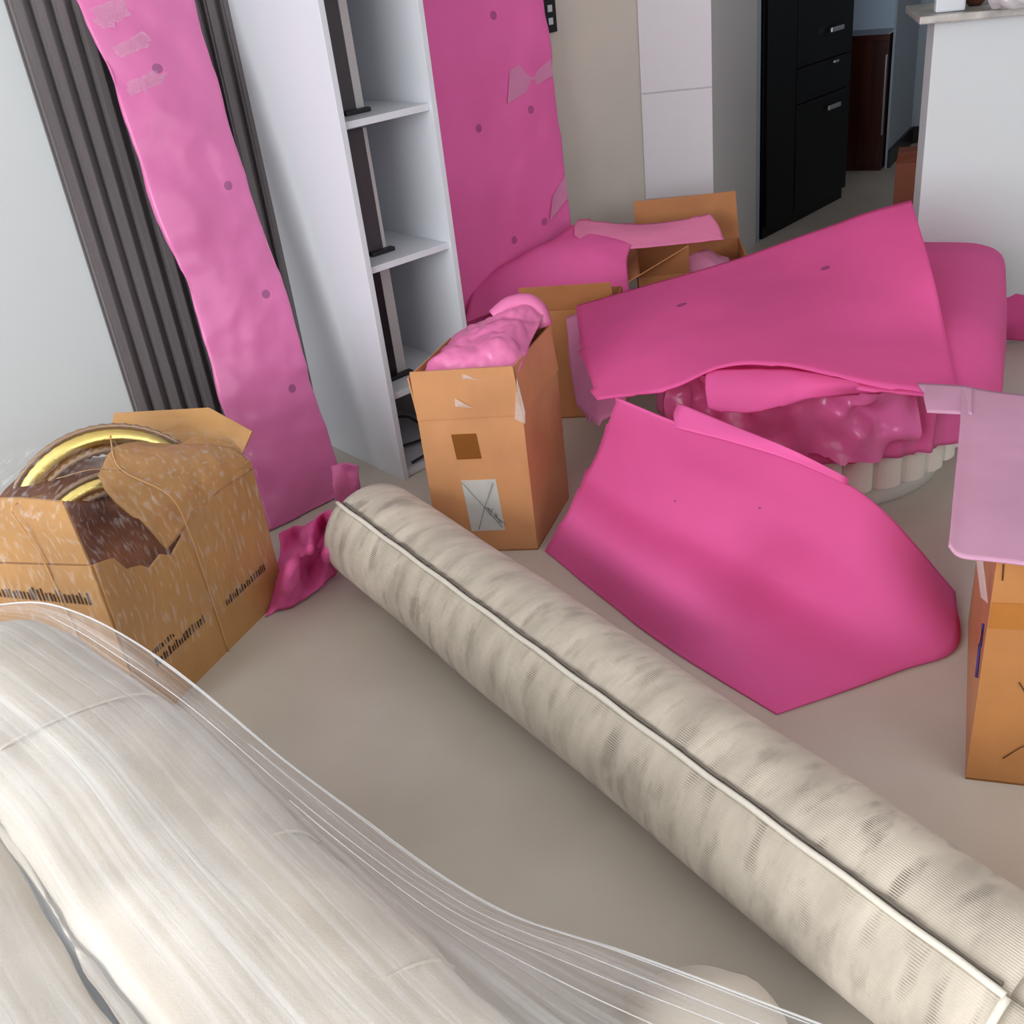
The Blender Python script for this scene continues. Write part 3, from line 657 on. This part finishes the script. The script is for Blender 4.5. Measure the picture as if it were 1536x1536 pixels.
# ------------------------------------------------------------------ rolled carpet
rc_ = Vector((0.065, 1.596, 0)); ra_ = R(147.7); rd = Vector((math.sin(ra_), math.cos(ra_), 0)); rp = Vector((rd.y, -rd.x, 0)) * -1
if rp.dot(CAM - rc_) > 0: rp = -rp                    # rp points away from the camera
RR = 0.138; KA, KB = -0.78, 0.955
cr_root = empty('carpet_roll', rc_, 'rolled-up cream and grey flecked carpet lying on the floor', 'carpet')
M_carpet = mat('flecked_carpet', rgb(204, 196, 184), 0.95, spec=0.1, sheen=0.2)
def carpet_nodes(m):
    b = m.node_tree.nodes['Principled BSDF']
    uvn = nd(m, 'ShaderNodeUVMap')
    def nz(sc, st, det=4):
        mp = nd(m, 'ShaderNodeMapping'); mp.inputs['Scale'].default_value = st; lk(m, uvn.outputs[0], mp.inputs[0])
        t = nd(m, 'ShaderNodeTexNoise'); t.inputs['Scale'].default_value = sc; t.inputs['Detail'].default_value = det; lk(m, mp.outputs[0], t.inputs[0]); return t.outputs['Fac']
    def mr(src, a, b_, c=0, d=1):
        n = nd(m, 'ShaderNodeMapRange'); n.inputs[1].default_value = a; n.inputs[2].default_value = b_; n.inputs[3].default_value = c; n.inputs[4].default_value = d; lk(m, src, n.inputs[0]); return n.outputs[0]
    # u: metres along the roll, v: metres around it
    patch = mr(nz(1, (30, 9, 1), 3), 0.52, 0.66)
    tone = mr(nz(1, (20, 6, 1), 5), 0.35, 0.7)
    big = mr(nz(1, (3, 1.5, 1), 2), 0.4, 0.66)
    sep = nd(m, 'ShaderNodeSeparateXYZ'); lk(m, uvn.outputs[0], sep.inputs[0])
    mul = nd(m, 'ShaderNodeMath', operation='MULTIPLY'); mul.inputs[1].default_value = 2 * math.pi / 0.0042; lk(m, sep.outputs[1], mul.inputs[0])
    sn = nd(m, 'ShaderNodeMath', operation='SINE'); lk(m, mul.outputs[0], sn.inputs[0])
    hatch = mr(sn.outputs[0], -0.6, 0.9)
    hm = nd(m, 'ShaderNodeMath', operation='MULTIPLY'); lk(m, patch, hm.inputs[0]); lk(m, hatch, hm.inputs[1])
    hm2 = nd(m, 'ShaderNodeMath', operation='MULTIPLY'); lk(m, hm.outputs[0], hm2.inputs[0]); lk(m, mr(big, 0, 1, 0.55, 1.0), hm2.inputs[1])
    m1 = nd(m, 'ShaderNodeMix', data_type='RGBA'); lk(m, tone, m1.inputs['Factor']); m1.inputs[6].default_value = rgb(214, 203, 188); m1.inputs[7].default_value = rgb(184, 173, 160)
    m2 = nd(m, 'ShaderNodeMix', data_type='RGBA'); lk(m, hm2.outputs[0], m2.inputs['Factor']); lk(m, m1.outputs[2], m2.inputs[6]); m2.inputs[7].default_value = rgb(104, 94, 84)
    lk(m, m2.outputs[2], b.inputs['Base Color'])
    bp = nd(m, 'ShaderNodeBump'); bp.inputs['Strength'].default_value = 0.25; bp.inputs['Distance'].default_value = 0.002; lk(m, sn.outputs[0], bp.inputs['Height']); lk(m, bp.outputs[0], b.inputs['Normal'])
carpet_nodes(M_carpet)
EDGE = R(124)          # angle of the free edge, measured from the far side over the top
def roll_pt(k, ang, r):
    wob = 0.004 * noise.noise(Vector((k * 4, ang, 2)))
    return rc_ + rd * k + rp * (math.cos(ang) * (r + wob)) + Z * (RR + 0.001 + math.sin(ang) * (r + wob) * (RR / (RR + 0.004)))
def roll_mesh(name, k0, k1, prof, nk, m_, parent):
    verts = []; faces = []; W = len(prof)
    for i in range(nk + 1):
        k = k0 + (k1 - k0) * i / nk
        for (a, r) in prof: verts.append(roll_pt(k, a, r))
    for i in range(nk):
        for j in range(W - 1): faces.append((i * W + j, i * W + j + 1, (i + 1) * W + j + 1, (i + 1) * W + j))
    me = bpy.data.meshes.new(name); me.from_pydata(verts, [], faces)
    uv = me.uv_layers.new(name='UVMap')
    for l in me.loops:
        vi = l.vertex_index; k = k0 + (k1 - k0) * (vi // W) / nk; a = prof[vi % W][0]
        uv.data[l.index].uv = (k, a * RR)
    o = link(name, me, m_, parent, smooth=True)
    md = o.modifiers.new('thickness', 'SOLIDIFY'); md.thickness = 0.008; md.offset = -1
    return o
TURN = 2 * math.pi
# outer turn: starts at the free edge and goes down the near side, under, and up the far side
prof = [(EDGE + TURN * i / 72, RR - 0.010 * (i / 72)) for i in range(73)]
o = roll_mesh('outer_turn', KA, KB, prof, 90, M_carpet, cr_root)
prof = [(EDGE + TURN * 3.0 * i / 150, RR - 0.0215 - 0.034 * (i / 150)) for i in range(151)]
roll_mesh('inner_turns', KA + 0.01, KB + 0.10, prof, 20, M_carpet, cr_root)
tube('edge_binding', [roll_pt(k, EDGE + 0.012, RR + 0.003) + Vector((0, 0, 0.0015 * math.sin(k * 37))) for k in [KA + (KB - KA) * i / 60 for i in range(61)]], 0.0052, M_bind, cr_root, sides=10)
tube('edge_binding', [roll_pt(KB + 0.001, EDGE + 0.012 + (math.pi * 1.7) * i / 60, RR - 0.003 - 0.004 * i / 60) for i in range(61)], 0.0058, M_bind, cr_root, sides=10)
tube('edge_binding', [roll_pt(KB + 0.10, EDGE - 0.6 + 5.6 * i / 70, RR - 0.028) for i in range(71)], 0.0058, M_bind, cr_root, sides=10)
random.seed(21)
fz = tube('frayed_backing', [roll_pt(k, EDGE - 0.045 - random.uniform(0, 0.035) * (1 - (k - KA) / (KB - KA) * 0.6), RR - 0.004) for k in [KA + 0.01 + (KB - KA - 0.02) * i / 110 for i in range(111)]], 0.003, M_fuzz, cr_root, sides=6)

# ------------------------------------------------------------------ white fluted round table under wraps
TC = Vector((0.885, 2.645, 0)); TR = 0.40
tb = empty('fluted_table', TC, 'white fluted round table on a plinth, wrapped in pink foam', 'table')
bm = bmesh.new(); nfl = 30; rings = []
for z in (0.075, 0.405):
    ring_v = []
    for k in range(nfl * 10):
        a = 2 * math.pi * k / (nfl * 10); r = TR - 0.022 + 0.022 * abs(math.sin(a * nfl / 2)) ** 0.45
        ring_v.append(bm.verts.new(TC + Vector((r * math.cos(a), r * math.sin(a), z))))
    rings.append(ring_v)
k = len(rings[0])
for i in range(k): bm.faces.new((rings[0][i], rings[0][(i + 1) % k], rings[1][(i + 1) % k], rings[1][i]))
bm.faces.new(rings[0]); bm.faces.new(rings[1])
bm_link('fluted_body', bm, M_fluted, tb)
lathe('plinth', [(0.345, 0.0), (0.352, 0.004), (0.352, 0.072), (0.35, 0.0745)], TC, M_plinth, tb, 64)
lathe('table_top', [(TR + 0.004, 0.4055), (TR + 0.006, 0.41), (TR + 0.006, 0.42), (TR, 0.425)], TC, M_fluted, tb, 64)
F_wrap = foam('pink_wrap_table', rgb(244, 122, 188), rough=0.35, transl=0.4, coat=0.8)
F_gath = foam('pink_gathered_film', rgb(250, 132, 196), rough=0.25, transl=0.4, coat=1.0)
def tp(adeg, r, z): return TC + Vector((r * math.cos(R(adeg)), r * math.sin(R(adeg)), z))
angs = list(range(-215, 31, 4))
low = lambda a: 0.165 + 0.02 * math.sin(R(a) * 3) + (0.09 if a > -22 else 0.0) * ((a + 22) / 50 if a > -22 else 0)
prnd = random.Random(77); ple = {a: prnd.choice((0.0, 0.004, 0.012, 0.018)) for a in angs}
rows = [[tp(a, TR + 0.018 + ple[a], low(a)) for a in angs], [tp(a + 1.5, TR + 0.014 + ple[a] * 0.9, 0.28) for a in angs], [tp(a + 3, TR + 0.014 + ple[a] * 0.6, 0.38) for a in angs], [tp(a + 3, TR + 0.006, 0.428) for a in angs], [tp(a, TR - 0.05, 0.440) for a in angs], [tp(a, TR - 0.16, 0.440) for a in angs]]
sheet('foam_wrap', rows, F_wrap, 240, 50, 0.003, tb, wr=0.004, wf=8, cre=0.006, cf=9, seed=8, rag={'front': 0.016})
grnd = random.Random(5)
rows = [[tp(a, TR + 0.03 + grnd.uniform(0.0, 0.05), z + grnd.uniform(-0.012, 0.012)) for a in range(-160, -70, 6)] for z in (0.22, 0.27, 0.32, 0.365, 0.405)]
sheet('plastic_gather', rows, F_gath, 90, 40, 0.0, tb, wr=0.004, wf=14, cre=0.008, cf=16, seed=29, rag={'front': 0.02})
rows = [[tp(-42, TR + 0.045, 0.19), tp(-30, TR + 0.05, 0.20), tp(-19, TR + 0.045, 0.215)], [tp(-34, TR + 0.05, 0.28), tp(-25, TR + 0.05, 0.28), tp(-16, TR + 0.045, 0.29)], [tp(-27, TR + 0.04, 0.38), tp(-20, TR + 0.04, 0.38), tp(-12, TR + 0.035, 0.37)]]
sheet('foam_fold', rows, F_wrap, 24, 24, 0.003, tb, wr=0.004, wf=10, cre=0.008, cf=9, seed=18)
tube('fold_rim', [tp(-42, TR + 0.046, 0.19), tp(-34, TR + 0.051, 0.28), tp(-27, TR + 0.042, 0.38)], 0.0025, F_wrap, tb, n=16)

# ------------------------------------------------------------------ loose pink foam sheets
F_A = foam('pink_foam_a', PINK, transl=0.45, spots=((0.27, 0.72), (0.64, 0.70)), aspect=1.0, rad=0.013)
F_B = foam('pink_foam_b', PINK, transl=0.4)
F_C = foam('pink_foam_c', PINK, transl=0.35, spots=((0.30, 0.62), (0.52, 0.74)), aspect=1.3, rad=0.005)
F_L = foam('lilac_foam', rgb(216, 142, 182), transl=0.3)
# sheet lying over the table, its far right corner lifted
rows = [[G(897, 600, 0.37), G(1000, 583, 0.42), G(1090, 549, 0.462), G(1180, 549, 0.465), G(1300, 574, 0.468), G(1436, 592, 0.470)],
        [G(880, 545, 0.39), G(985, 530, 0.44), G(1090, 505, 0.47), G(1195, 490, 0.48), G(1310, 500, 0.478), G(1418, 497, 0.478)],
        [G(872, 500, 0.40), G(980, 480, 0.445), G(1100, 445, 0.48), G(1215, 415, 0.51), G(1320, 400, 0.54), G(1396, 400, 0.56)],
        [G(868, 458, 0.41), G(985, 424, 0.455), G(1120, 384, 0.50), G(1230, 345, 0.55), G(1310, 317, 0.60), G(1367, 301, 0.625)]]
o = sheet('foam_sheet', rows, F_A, 70, 50, 0.004, wr=0.004, wf=3, seed=2, rag={'front': 0.012, 'left': 0.018})
tag(o, 'large pink foam sheet spread over the wrapped round table, one corner lifted', 'foam sheet')
# second layer beneath, rounded over at its right end
rows = [[G(1285, 584, 0.452), G(1380, 592, 0.452), G(1450, 598, 0.445), G(1488, 602, 0.40), G(1500, 608, 0.27)],
        [G(1300, 520, 0.462), G(1390, 520, 0.462), G(1465, 520, 0.455), G(1499, 522, 0.41), G(1506, 545, 0.27)],
        [G(1310, 440, 0.465), G(1400, 438, 0.465), G(1470, 440, 0.455), G(1504, 448, 0.41), G(1509, 480, 0.27)],
        [G(1315, 372, 0.455), G(1400, 370, 0.455), G(1465, 371, 0.44), G(1502, 386, 0.40), G(1508, 425, 0.27)],
        [G(1318, 362, 0.34), G(1400, 366, 0.34), G(1465, 372, 0.33), G(1500, 392, 0.30), G(1507, 430, 0.22)]]
o = sheet('foam_sheet', rows, F_B, 44, 44, 0.004, wr=0.003, wf=4, seed=6, rag={'front': 0.01})
tag(o, 'dusky pink foam sheet with a rounded end beneath the lifted corner', 'foam sheet')
# narrow flap hanging from the front edge
rows = [[G(1062, 612, 0.40), G(1130, 616, 0.395), G(1200, 600, 0.40), G(1270, 590, 0.41), G(1330, 588, 0.42)], [G(1058, 580, 0.43), G(1130, 580, 0.43), G(1200, 578, 0.43), G(1270, 580, 0.432), G(1330, 584, 0.434)], [G(1060, 555, 0.448), G(1130, 552, 0.45), G(1200, 556, 0.45), G(1270, 570, 0.447), G(1330, 582, 0.44)]]
o = sheet('foam_offcut', rows, F_B, 44, 12, 0.004, wr=0.004, wf=8, seed=31, rag={'front': 0.014})
tag(o, 'narrow torn pink foam strip hanging from the table wrap', 'foam sheet')
# pale layers poking out at the left
rows = [[G(866, 606, 0.20), G(880, 618, 0.20), G(898, 628, 0.21), G(938, 612, 0.24)], [G(856, 545, 0.27), G(880, 552, 0.28), G(905, 560, 0.29), G(945, 560, 0.31)], [G(849, 476, 0.36), G(872, 470, 0.37), G(910, 480, 0.38), G(960, 500, 0.38)]]
o = sheet('foam_sheet', rows, F_L, 30, 30, 0.004, wr=0.004, wf=7, seed=41, rag={'front': 0.03})
tag(o, 'pale pink foam layer with a ragged end beside the tall labelled box', 'foam sheet')
# big sheet in front, rising from the floor beside the carpet roll
bot = [(826, 828, 0.004), (905, 900, 0.004), (990, 965, 0.004), (1080, 1022, 0.004), (1165, 1071, 0.004)]
top = [(927, 598, 0.42), (1045, 644, 0.420), (1180, 684, 0.395), (1315, 757, 0.28), (1433, 888, 0.03)]
gz = [0, 0.31, 0.37, 0.64, 1.0]
rows = []
for j, f in enumerate((0, 0.25, 0.5, 0.75, 1.0)):
    r = []
    for i in range(5):
        b, t = bot[i], top[i]
        x = b[0] + (t[0] - b[0]) * f; y = b[1] + (t[1] - b[1]) * f; z = t[2] * gz[j]
        if i == 0: x += (-8, 0, 4, 6, 0)[j]
        if i == 4: x, y, z = ((1165, 1071, 0.004), (1260, 1039, 0.004), (1352, 1006, 0.004), (1434, 972, 0.006), (1433, 888, 0.03))[j]
        if i == 3 and j in (1, 2): z *= 0.6
        r.append(G(x, y, z))
    rows.append(r)
o = sheet('foam_sheet', rows, F_C, 70, 70, 0.004, wr=0.004, wf=3, seed=1, rag={'left': 0.012})
tag(o, 'big bright pink foam sheet rising from the floor beside the carpet roll', 'foam sheet')
rows = [[G(1014, 642, 0.418), G(1100, 664, 0.42), G(1190, 692, 0.398), G(1272, 728, 0.345)], [G(1011, 622, 0.432), G(1100, 652, 0.43), G(1190, 684, 0.405), G(1272, 722, 0.352)], [G(1018, 605, 0.448), G(1102, 640, 0.438), G(1192, 677, 0.412), G(1273, 718, 0.356)]]
o = sheet('foam_offcut', rows, foam('pale_lip', PINK, transl=0.35), 20, 10, 0.004, seed=51)
tag(o, 'pale torn foam lip on the edge of the bright pink sheet', 'foam sheet')
# tip of foam by the counter
rows = [[G(1503, 508, 0.015), G(1525, 510, 0.02), G(1560, 512, 0.02)], [G(1504, 478, 0.10), G(1525, 480, 0.10), G(1560, 484, 0.10)], [G(1503, 438, 0.17), G(1525, 441, 0.17), G(1560, 448, 0.17)]]
o = sheet('foam_sheet', rows, F_B, 20, 20, 0.004, wr=0.004, wf=6, seed=61)
tag(o, 'dusky pink foam scrap leaning toward the foot of the white counter', 'foam sheet')

# ------------------------------------------------------------------ right-hand box with a lilac sheet on top
rn = Vector((0.748, 1.325, 0)); rb2 = Vector((math.sin(R(25)), math.cos(R(25)), 0)) * 0.50; rb1 = Vector((math.sin(R(110)), math.cos(R(110)), 0)) * 0.40
rx = carton('cardboard_box', 'orange-brown cardboard box standing under the lilac foam sheet', rn, rb1, rb2, 0.475, M_card3 if False else cardboard('orange_cardboard', rgb(192, 130, 76), 0.35), M_card_in)
rho = -rb2.normalized(); lho = -rb1.normalized()
def xf(a, z, off=0.002): return rn + rb1.normalized() * a + Z * z + rho * off
def xl(a, z, off=0.002): return rn + rb2.normalized() * a + Z * z + lho * off
plate('flap', [xf(0.005, 0.476, 0), xf(0.395, 0.476, 0), xf(0.395, 0.478, 0) - rho * 0.24, xf(0.005, 0.478, 0) - rho * 0.24], 0.004, M_card3, rx)
plate('flap', [xf(0.005, 0.476, 0) - rho * 0.255, xf(0.395, 0.476, 0) - rho * 0.255, xf(0.395, 0.477, 0) - rho * 0.495, xf(0.005, 0.477, 0) - rho * 0.495], 0.004, M_card3, rx)
plate('tape_strip', [xf(0.002, 0.335, 0.0015), xf(0.39, 0.345, 0.0015), xf(0.39, 0.40, 0.0015), xf(0.002, 0.385, 0.0015)], 0.0008, M_tape, rx)
stroke(rx, [xf(0.06, 0.23), xf(0.075, 0.205), xf(0.10, 0.18), xf(0.13, 0.155)], 0.0012, M_ink); stroke(rx, [xf(0.055, 0.06), xf(0.08, 0.09), xf(0.12, 0.115), xf(0.15, 0.125)], 0.0012, M_ink); stroke(rx, [xf(0.085, 0.195), xf(0.11, 0.215), xf(0.14, 0.24)], 0.0012, M_ink)
stroke(rx, [xl(0.06, 0.30), xl(0.05, 0.26), xl(0.07, 0.25), xl(0.05, 0.22), xl(0.04, 0.20)], 0.003, M_inkb)
stroke(rx, [xf(0.01, 0.46), xf(0.012, 0.43)], 0.0012, M_ink)
plate('clear_tape_glint', [xl(0.02, 0.37, 0.003), xl(0.11, 0.43, 0.02), xl(0.13, 0.42, 0.03), xl(0.05, 0.36, 0.012)], 0.0008, M_glint, rx)
rows = [[G(1424, 818, 0.492), G(1440, 834, 0.484), G(1480, 839, 0.486), G(1540, 846, 0.487), G(1640, 860, 0.487)],
        [G(1431, 740, 0.50), G(1450, 745, 0.492), G(1490, 750, 0.490), G(1540, 756, 0.490), G(1650, 765, 0.490)],
        [G(1440, 640, 0.50), G(1460, 645, 0.495), G(1500, 655, 0.492), G(1550, 660, 0.492), G(1660, 670, 0.492)],
        [G(1442, 580, 0.50), G(1466, 584, 0.497), G(1505, 590, 0.494), G(1556, 596, 0.494), G(1670, 606, 0.494)]]
F_R = foam('lilac_foam_right', rgb(220, 170, 198), transl=0.3)
o = sheet('foam_sheet', rows, F_R, 50, 50, 0.004, wr=0.003, wf=5, seed=71)
tag(o, 'pale lilac foam sheet lying on top of the orange-brown box', 'foam sheet')
rows = [[G(1392, 618, 0.48), G(1440, 620, 0.495), G(1458, 622, 0.499)], [G(1388, 598, 0.485), G(1440, 600, 0.497), G(1458, 602, 0.501)], [G(1386, 576, 0.485), G(1440, 579, 0.50), G(1458, 582, 0.503)]]
o = sheet('foam_offcut', rows, F_R, 24, 12, 0.004, seed=81, rag={'left': 0.02, 'front': 0.006})
tag(o, 'torn lilac foam tab pointing toward the wrapped round table', 'foam sheet')

# ------------------------------------------------------------------ open carton by the pillar
on = V(1000, 440, 3.35); on = Vector((on.x - 0.06, 3.32, 0))
oe1 = Vector((math.sin(R(-76)), math.cos(R(-76)), 0)) * 0.33
oc_n = Vector((0.52, 3.36, 0)); oe1 = Vector((0.375, -0.03, 0)); oe2 = Vector((0.05, 0.36, 0)); oh = 0.36
oc = carton('open_carton', 'open cardboard box full of pink foam standing by the pillar', oc_n, oe1, oe2, oh, M_card3, M_card_in)
flap(oc, oc_n + oe2 + Z * (oh + 0.001), oc_n + oe1 + oe2 + Z * (oh + 0.001), Z * 0.16 + Vector((0, 0.03, 0)), M_card3)
flap(oc, oc_n + oe1 + oe2 + Z * (oh + 0.001), oc_n + oe1 + Z * (oh + 0.001), Vector((0.03, 0.0, -0.12)), M_card3)
plate('flap', [oc_n + Z * (oh + 0.001), oc_n + oe1 * 0.45 + Z * (oh + 0.001), oc_n + oe1 * 0.43 + Z * (oh + 0.10) + Vector((0, -0.04, 0)), oc_n + oe1 * 0.02 + Z * (oh + 0.01) + Vector((-0.06, -0.08, 0))], 0.004, M_card3, oc)
flap(oc, oc_n + oe2 + Z * (oh + 0.001), oc_n + Z * (oh + 0.001), Vector((-0.16, -0.02, -0.05)), M_card3)
o = blob('foam_bundle', oc_n + oe1 * 0.62 + oe2 * 0.42 + Z * 0.22, (0.105, 0.12, 0.10), foam('pink_bundle', rgb(232, 150, 190), coat=0.5, rough=0.35), seed=6, cre=0.35)
tag(o, 'pale shiny pink foam bundle inside the open carton', 'foam bundle')
# low brown tray-like carton in front of the wrapped board
on2 = Vector((0.10, 3.12, 0)); f1 = Vector((0.29, -0.06, 0)); f2_ = Vector((0.06, 0.20, 0))
oc2 = carton('low_carton', 'low open brown carton lying in front of the wrapped board', on2, f1, f2_, 0.37, M_card4, M_card4)
flap(oc2, on2 + Z * 0.371, on2 + f1 + Z * 0.371, Vector((0.0, -0.03, 0.085)), M_card4)
# pale pink sheets spilling from the carton over to the wrapped board
F_P = foam('pale_pink_foam', rgb(236, 142, 184), transl=0.3)
F_P2 = foam('pink_spill', PINK, transl=0.3)
rows = [[V(696, 486, 3.27), V(790, 452, 3.345), V(880, 446, 3.33), V(945, 446, 3.3)], [V(720, 420, 3.42), V(800, 385, 3.42), V(890, 385, 3.42), V(940, 395, 3.4)], [V(790, 400, 3.50), V(840, 355, 3.52), V(900, 360, 3.50), V(945, 372, 3.46)], [V(850, 345, 3.58), V(868, 338, 3.58), V(905, 352, 3.55), V(950, 362, 3.5)]]
o = sheet('foam_sheet', rows, F_P2, 44, 36, 0.004, wr=0.006, wf=6, cre=0.006, cf=4, seed=91)
tag(o, 'pink foam sheet heaped between the wrapped board and the open carton', 'foam sheet')
rows = [[V(862, 352, 3.50), V(910, 376, 3.48), V(960, 372, 3.46), V(1020, 366, 3.46), V(1086, 360, 3.46)], [V(862, 340, 3.54), V(910, 352, 3.53), V(965, 350, 3.52), V(1030, 346, 3.52), V(1078, 340, 3.52)], [V(866, 331, 3.58), V(912, 335, 3.58), V(970, 338, 3.58), V(1030, 330, 3.58), V(1066, 322, 3.58)]]
o = sheet('foam_sheet', rows, F_P, 50, 20, 0.004, wr=0.004, wf=7, cre=0.004, cf=6, seed=101, rag={'back': 0.02})
tag(o, 'pale pink foam sheet lying across the top of the open carton', 'foam sheet')

# ------------------------------------------------------------------ film-wrapped sofa in the foreground
sf = empty('wrapped_sofa', (-0.62, 0.85, 0), 'cream upholstered sofa wrapped in clear stretch film', 'sofa')
ridge_px = [(-70, 925, 0.50), (60, 918, 0.55), (180, 985, 0.55), (300, 1070, 0.54), (420, 1190, 0.535), (540, 1300, 0.52), (650, 1405, 0.50), (750, 1495, 0.46), (840, 1570, 0.40)]
ridge = [G(*p) for p in ridge_px]
inw = Vector((-0.72, -0.69, 0)).normalized()
secs = [(-0.015, 0.004), (-0.02, 0.20), (-0.018, 0.42), (-0.004, 0.51), (0.018, 0.545), (0.06, 0.563), (0.13, 0.572), (0.20, 0.570), (0.243, 0.560), (0.262, 0.535), (0.268, 0.49), (0.268, 0.01)]
rows = []
for w, z in secs:
    r = []
    for i, p in enumerate(ridge):
        zz = z * (p.z / 0.55); rowp = Vector((p.x, p.y, 0)) + inw * w; r.append(Vector((rowp.x, rowp.y, zz)))
    rows.append(r)
sheet('backrest', rows, M_sofa, 100, 110, 0.0, sf, wr=0.014, wf=4, cre=0.012, cf=5, seed=111)
# seam lines across the backrest
for i in (2.55, 4.4, 6.2):
    a = int(i); t = i - a; p = ridge[a].lerp(ridge[a + 1], t)
    tube('seam_piping', [Vector((p.x, p.y, 0)) + inw * w + Vector((-0.10 * w, 0.16 * w, z * (p.z / 0.55) + 0.0015)) for w, z in secs[3:9]], 0.0022, M_sofa, sf, n=24)
# seat cushion on the other side of the crease
rows = []
for w, z in ((0.262, 0.01), (0.262, 0.36), (0.265, 0.505), (0.285, 0.543), (0.42, 0.56), (0.65, 0.53), (0.85, 0.49), (0.9, 0.38), (0.9, 0.01)):
    rows.append([Vector((p.x, p.y, 0)) + inw * (w + 0.008) + Z * (z * (p.z / 0.55)) for p in ridge[:8]])
sheet('seat_cushion', rows, M_sofa, 60, 60, 0.0, sf, wr=0.008, wf=4, seed=121)
# wrapped armrest end
am = blob('armrest', G(1105, 1590, 0.0) + Vector((-0.06, -0.03, 0)), (0.13, 0.09, 0.13), M_sofa, sf, cre=0.12, f=6, seed=7)
# stretch film: from the backrest top across to its tight outer edge
outer = [(-70, 918, 0.53), (60, 904, 0.572), (180, 950, 0.565), (295, 1030, 0.53), (420, 1135, 0.50), (545, 1228, 0.46), (660, 1312, 0.42), (780, 1378, 0.37), (920, 1422, 0.32), (1060, 1472, 0.27), (1240, 1540, 0.22)]
outer = resample([G(*p) for p in outer], 20)
inner_r = resample([Vector((p.x, p.y, 0)) + inw * 0.02 + Z * (0.545 * p.z / 0.55) for p in ridge], 20)
mid_r = resample([Vector((p.x, p.y, 0)) + inw * 0.13 + Z * (0.592 * p.z / 0.55) for p in ridge], 20)
far_r = resample([Vector((p.x, p.y, 0)) + inw * 0.28 + Z * (0.575 * p.z / 0.55) for p in ridge], 20)
lift = [p + Z * 0.012 for p in inner_r]
half = [a.lerp(b, 0.5) + Z * 0.012 for a, b in zip(outer, inner_r)]
far2 = resample([Vector((p.x, p.y, 0)) + inw * 0.46 + Z * (0.585 * p.z / 0.55) for p in ridge], 20)
sheet('stretch_film', [outer, half, lift, mid_r, far_r, far2], M_film, 120, 50, 0.0, sf, wr=0.004, wf=5, cre=0.004, cf=3, seed=131)
tube('film_edge', [p for p in outer], 0.0016, film('film_edge_mat', lo=0.35, hi=0.8, scale=8, stretch=(4, 4, 1)), sf, sides=6, n=80)
M_strand = film('film_strand', lo=0.3, hi=0.75, scale=5, stretch=(3, 3, 1))
for k, (f0, f1, i0) in enumerate(((0.12, 0.06, 5), (0.5, 0.22, 8), (0.9, 0.33, 3), (0.95, 0.55, 10))):
    pts = [outer[i].lerp(lift[i], f0 + (f1 - f0) * i / 20) + Z * 0.006 for i in range(i0, 21)]
    tube('film_strand', pts, 0.0008, M_strand, sf, sides=5, n=60)
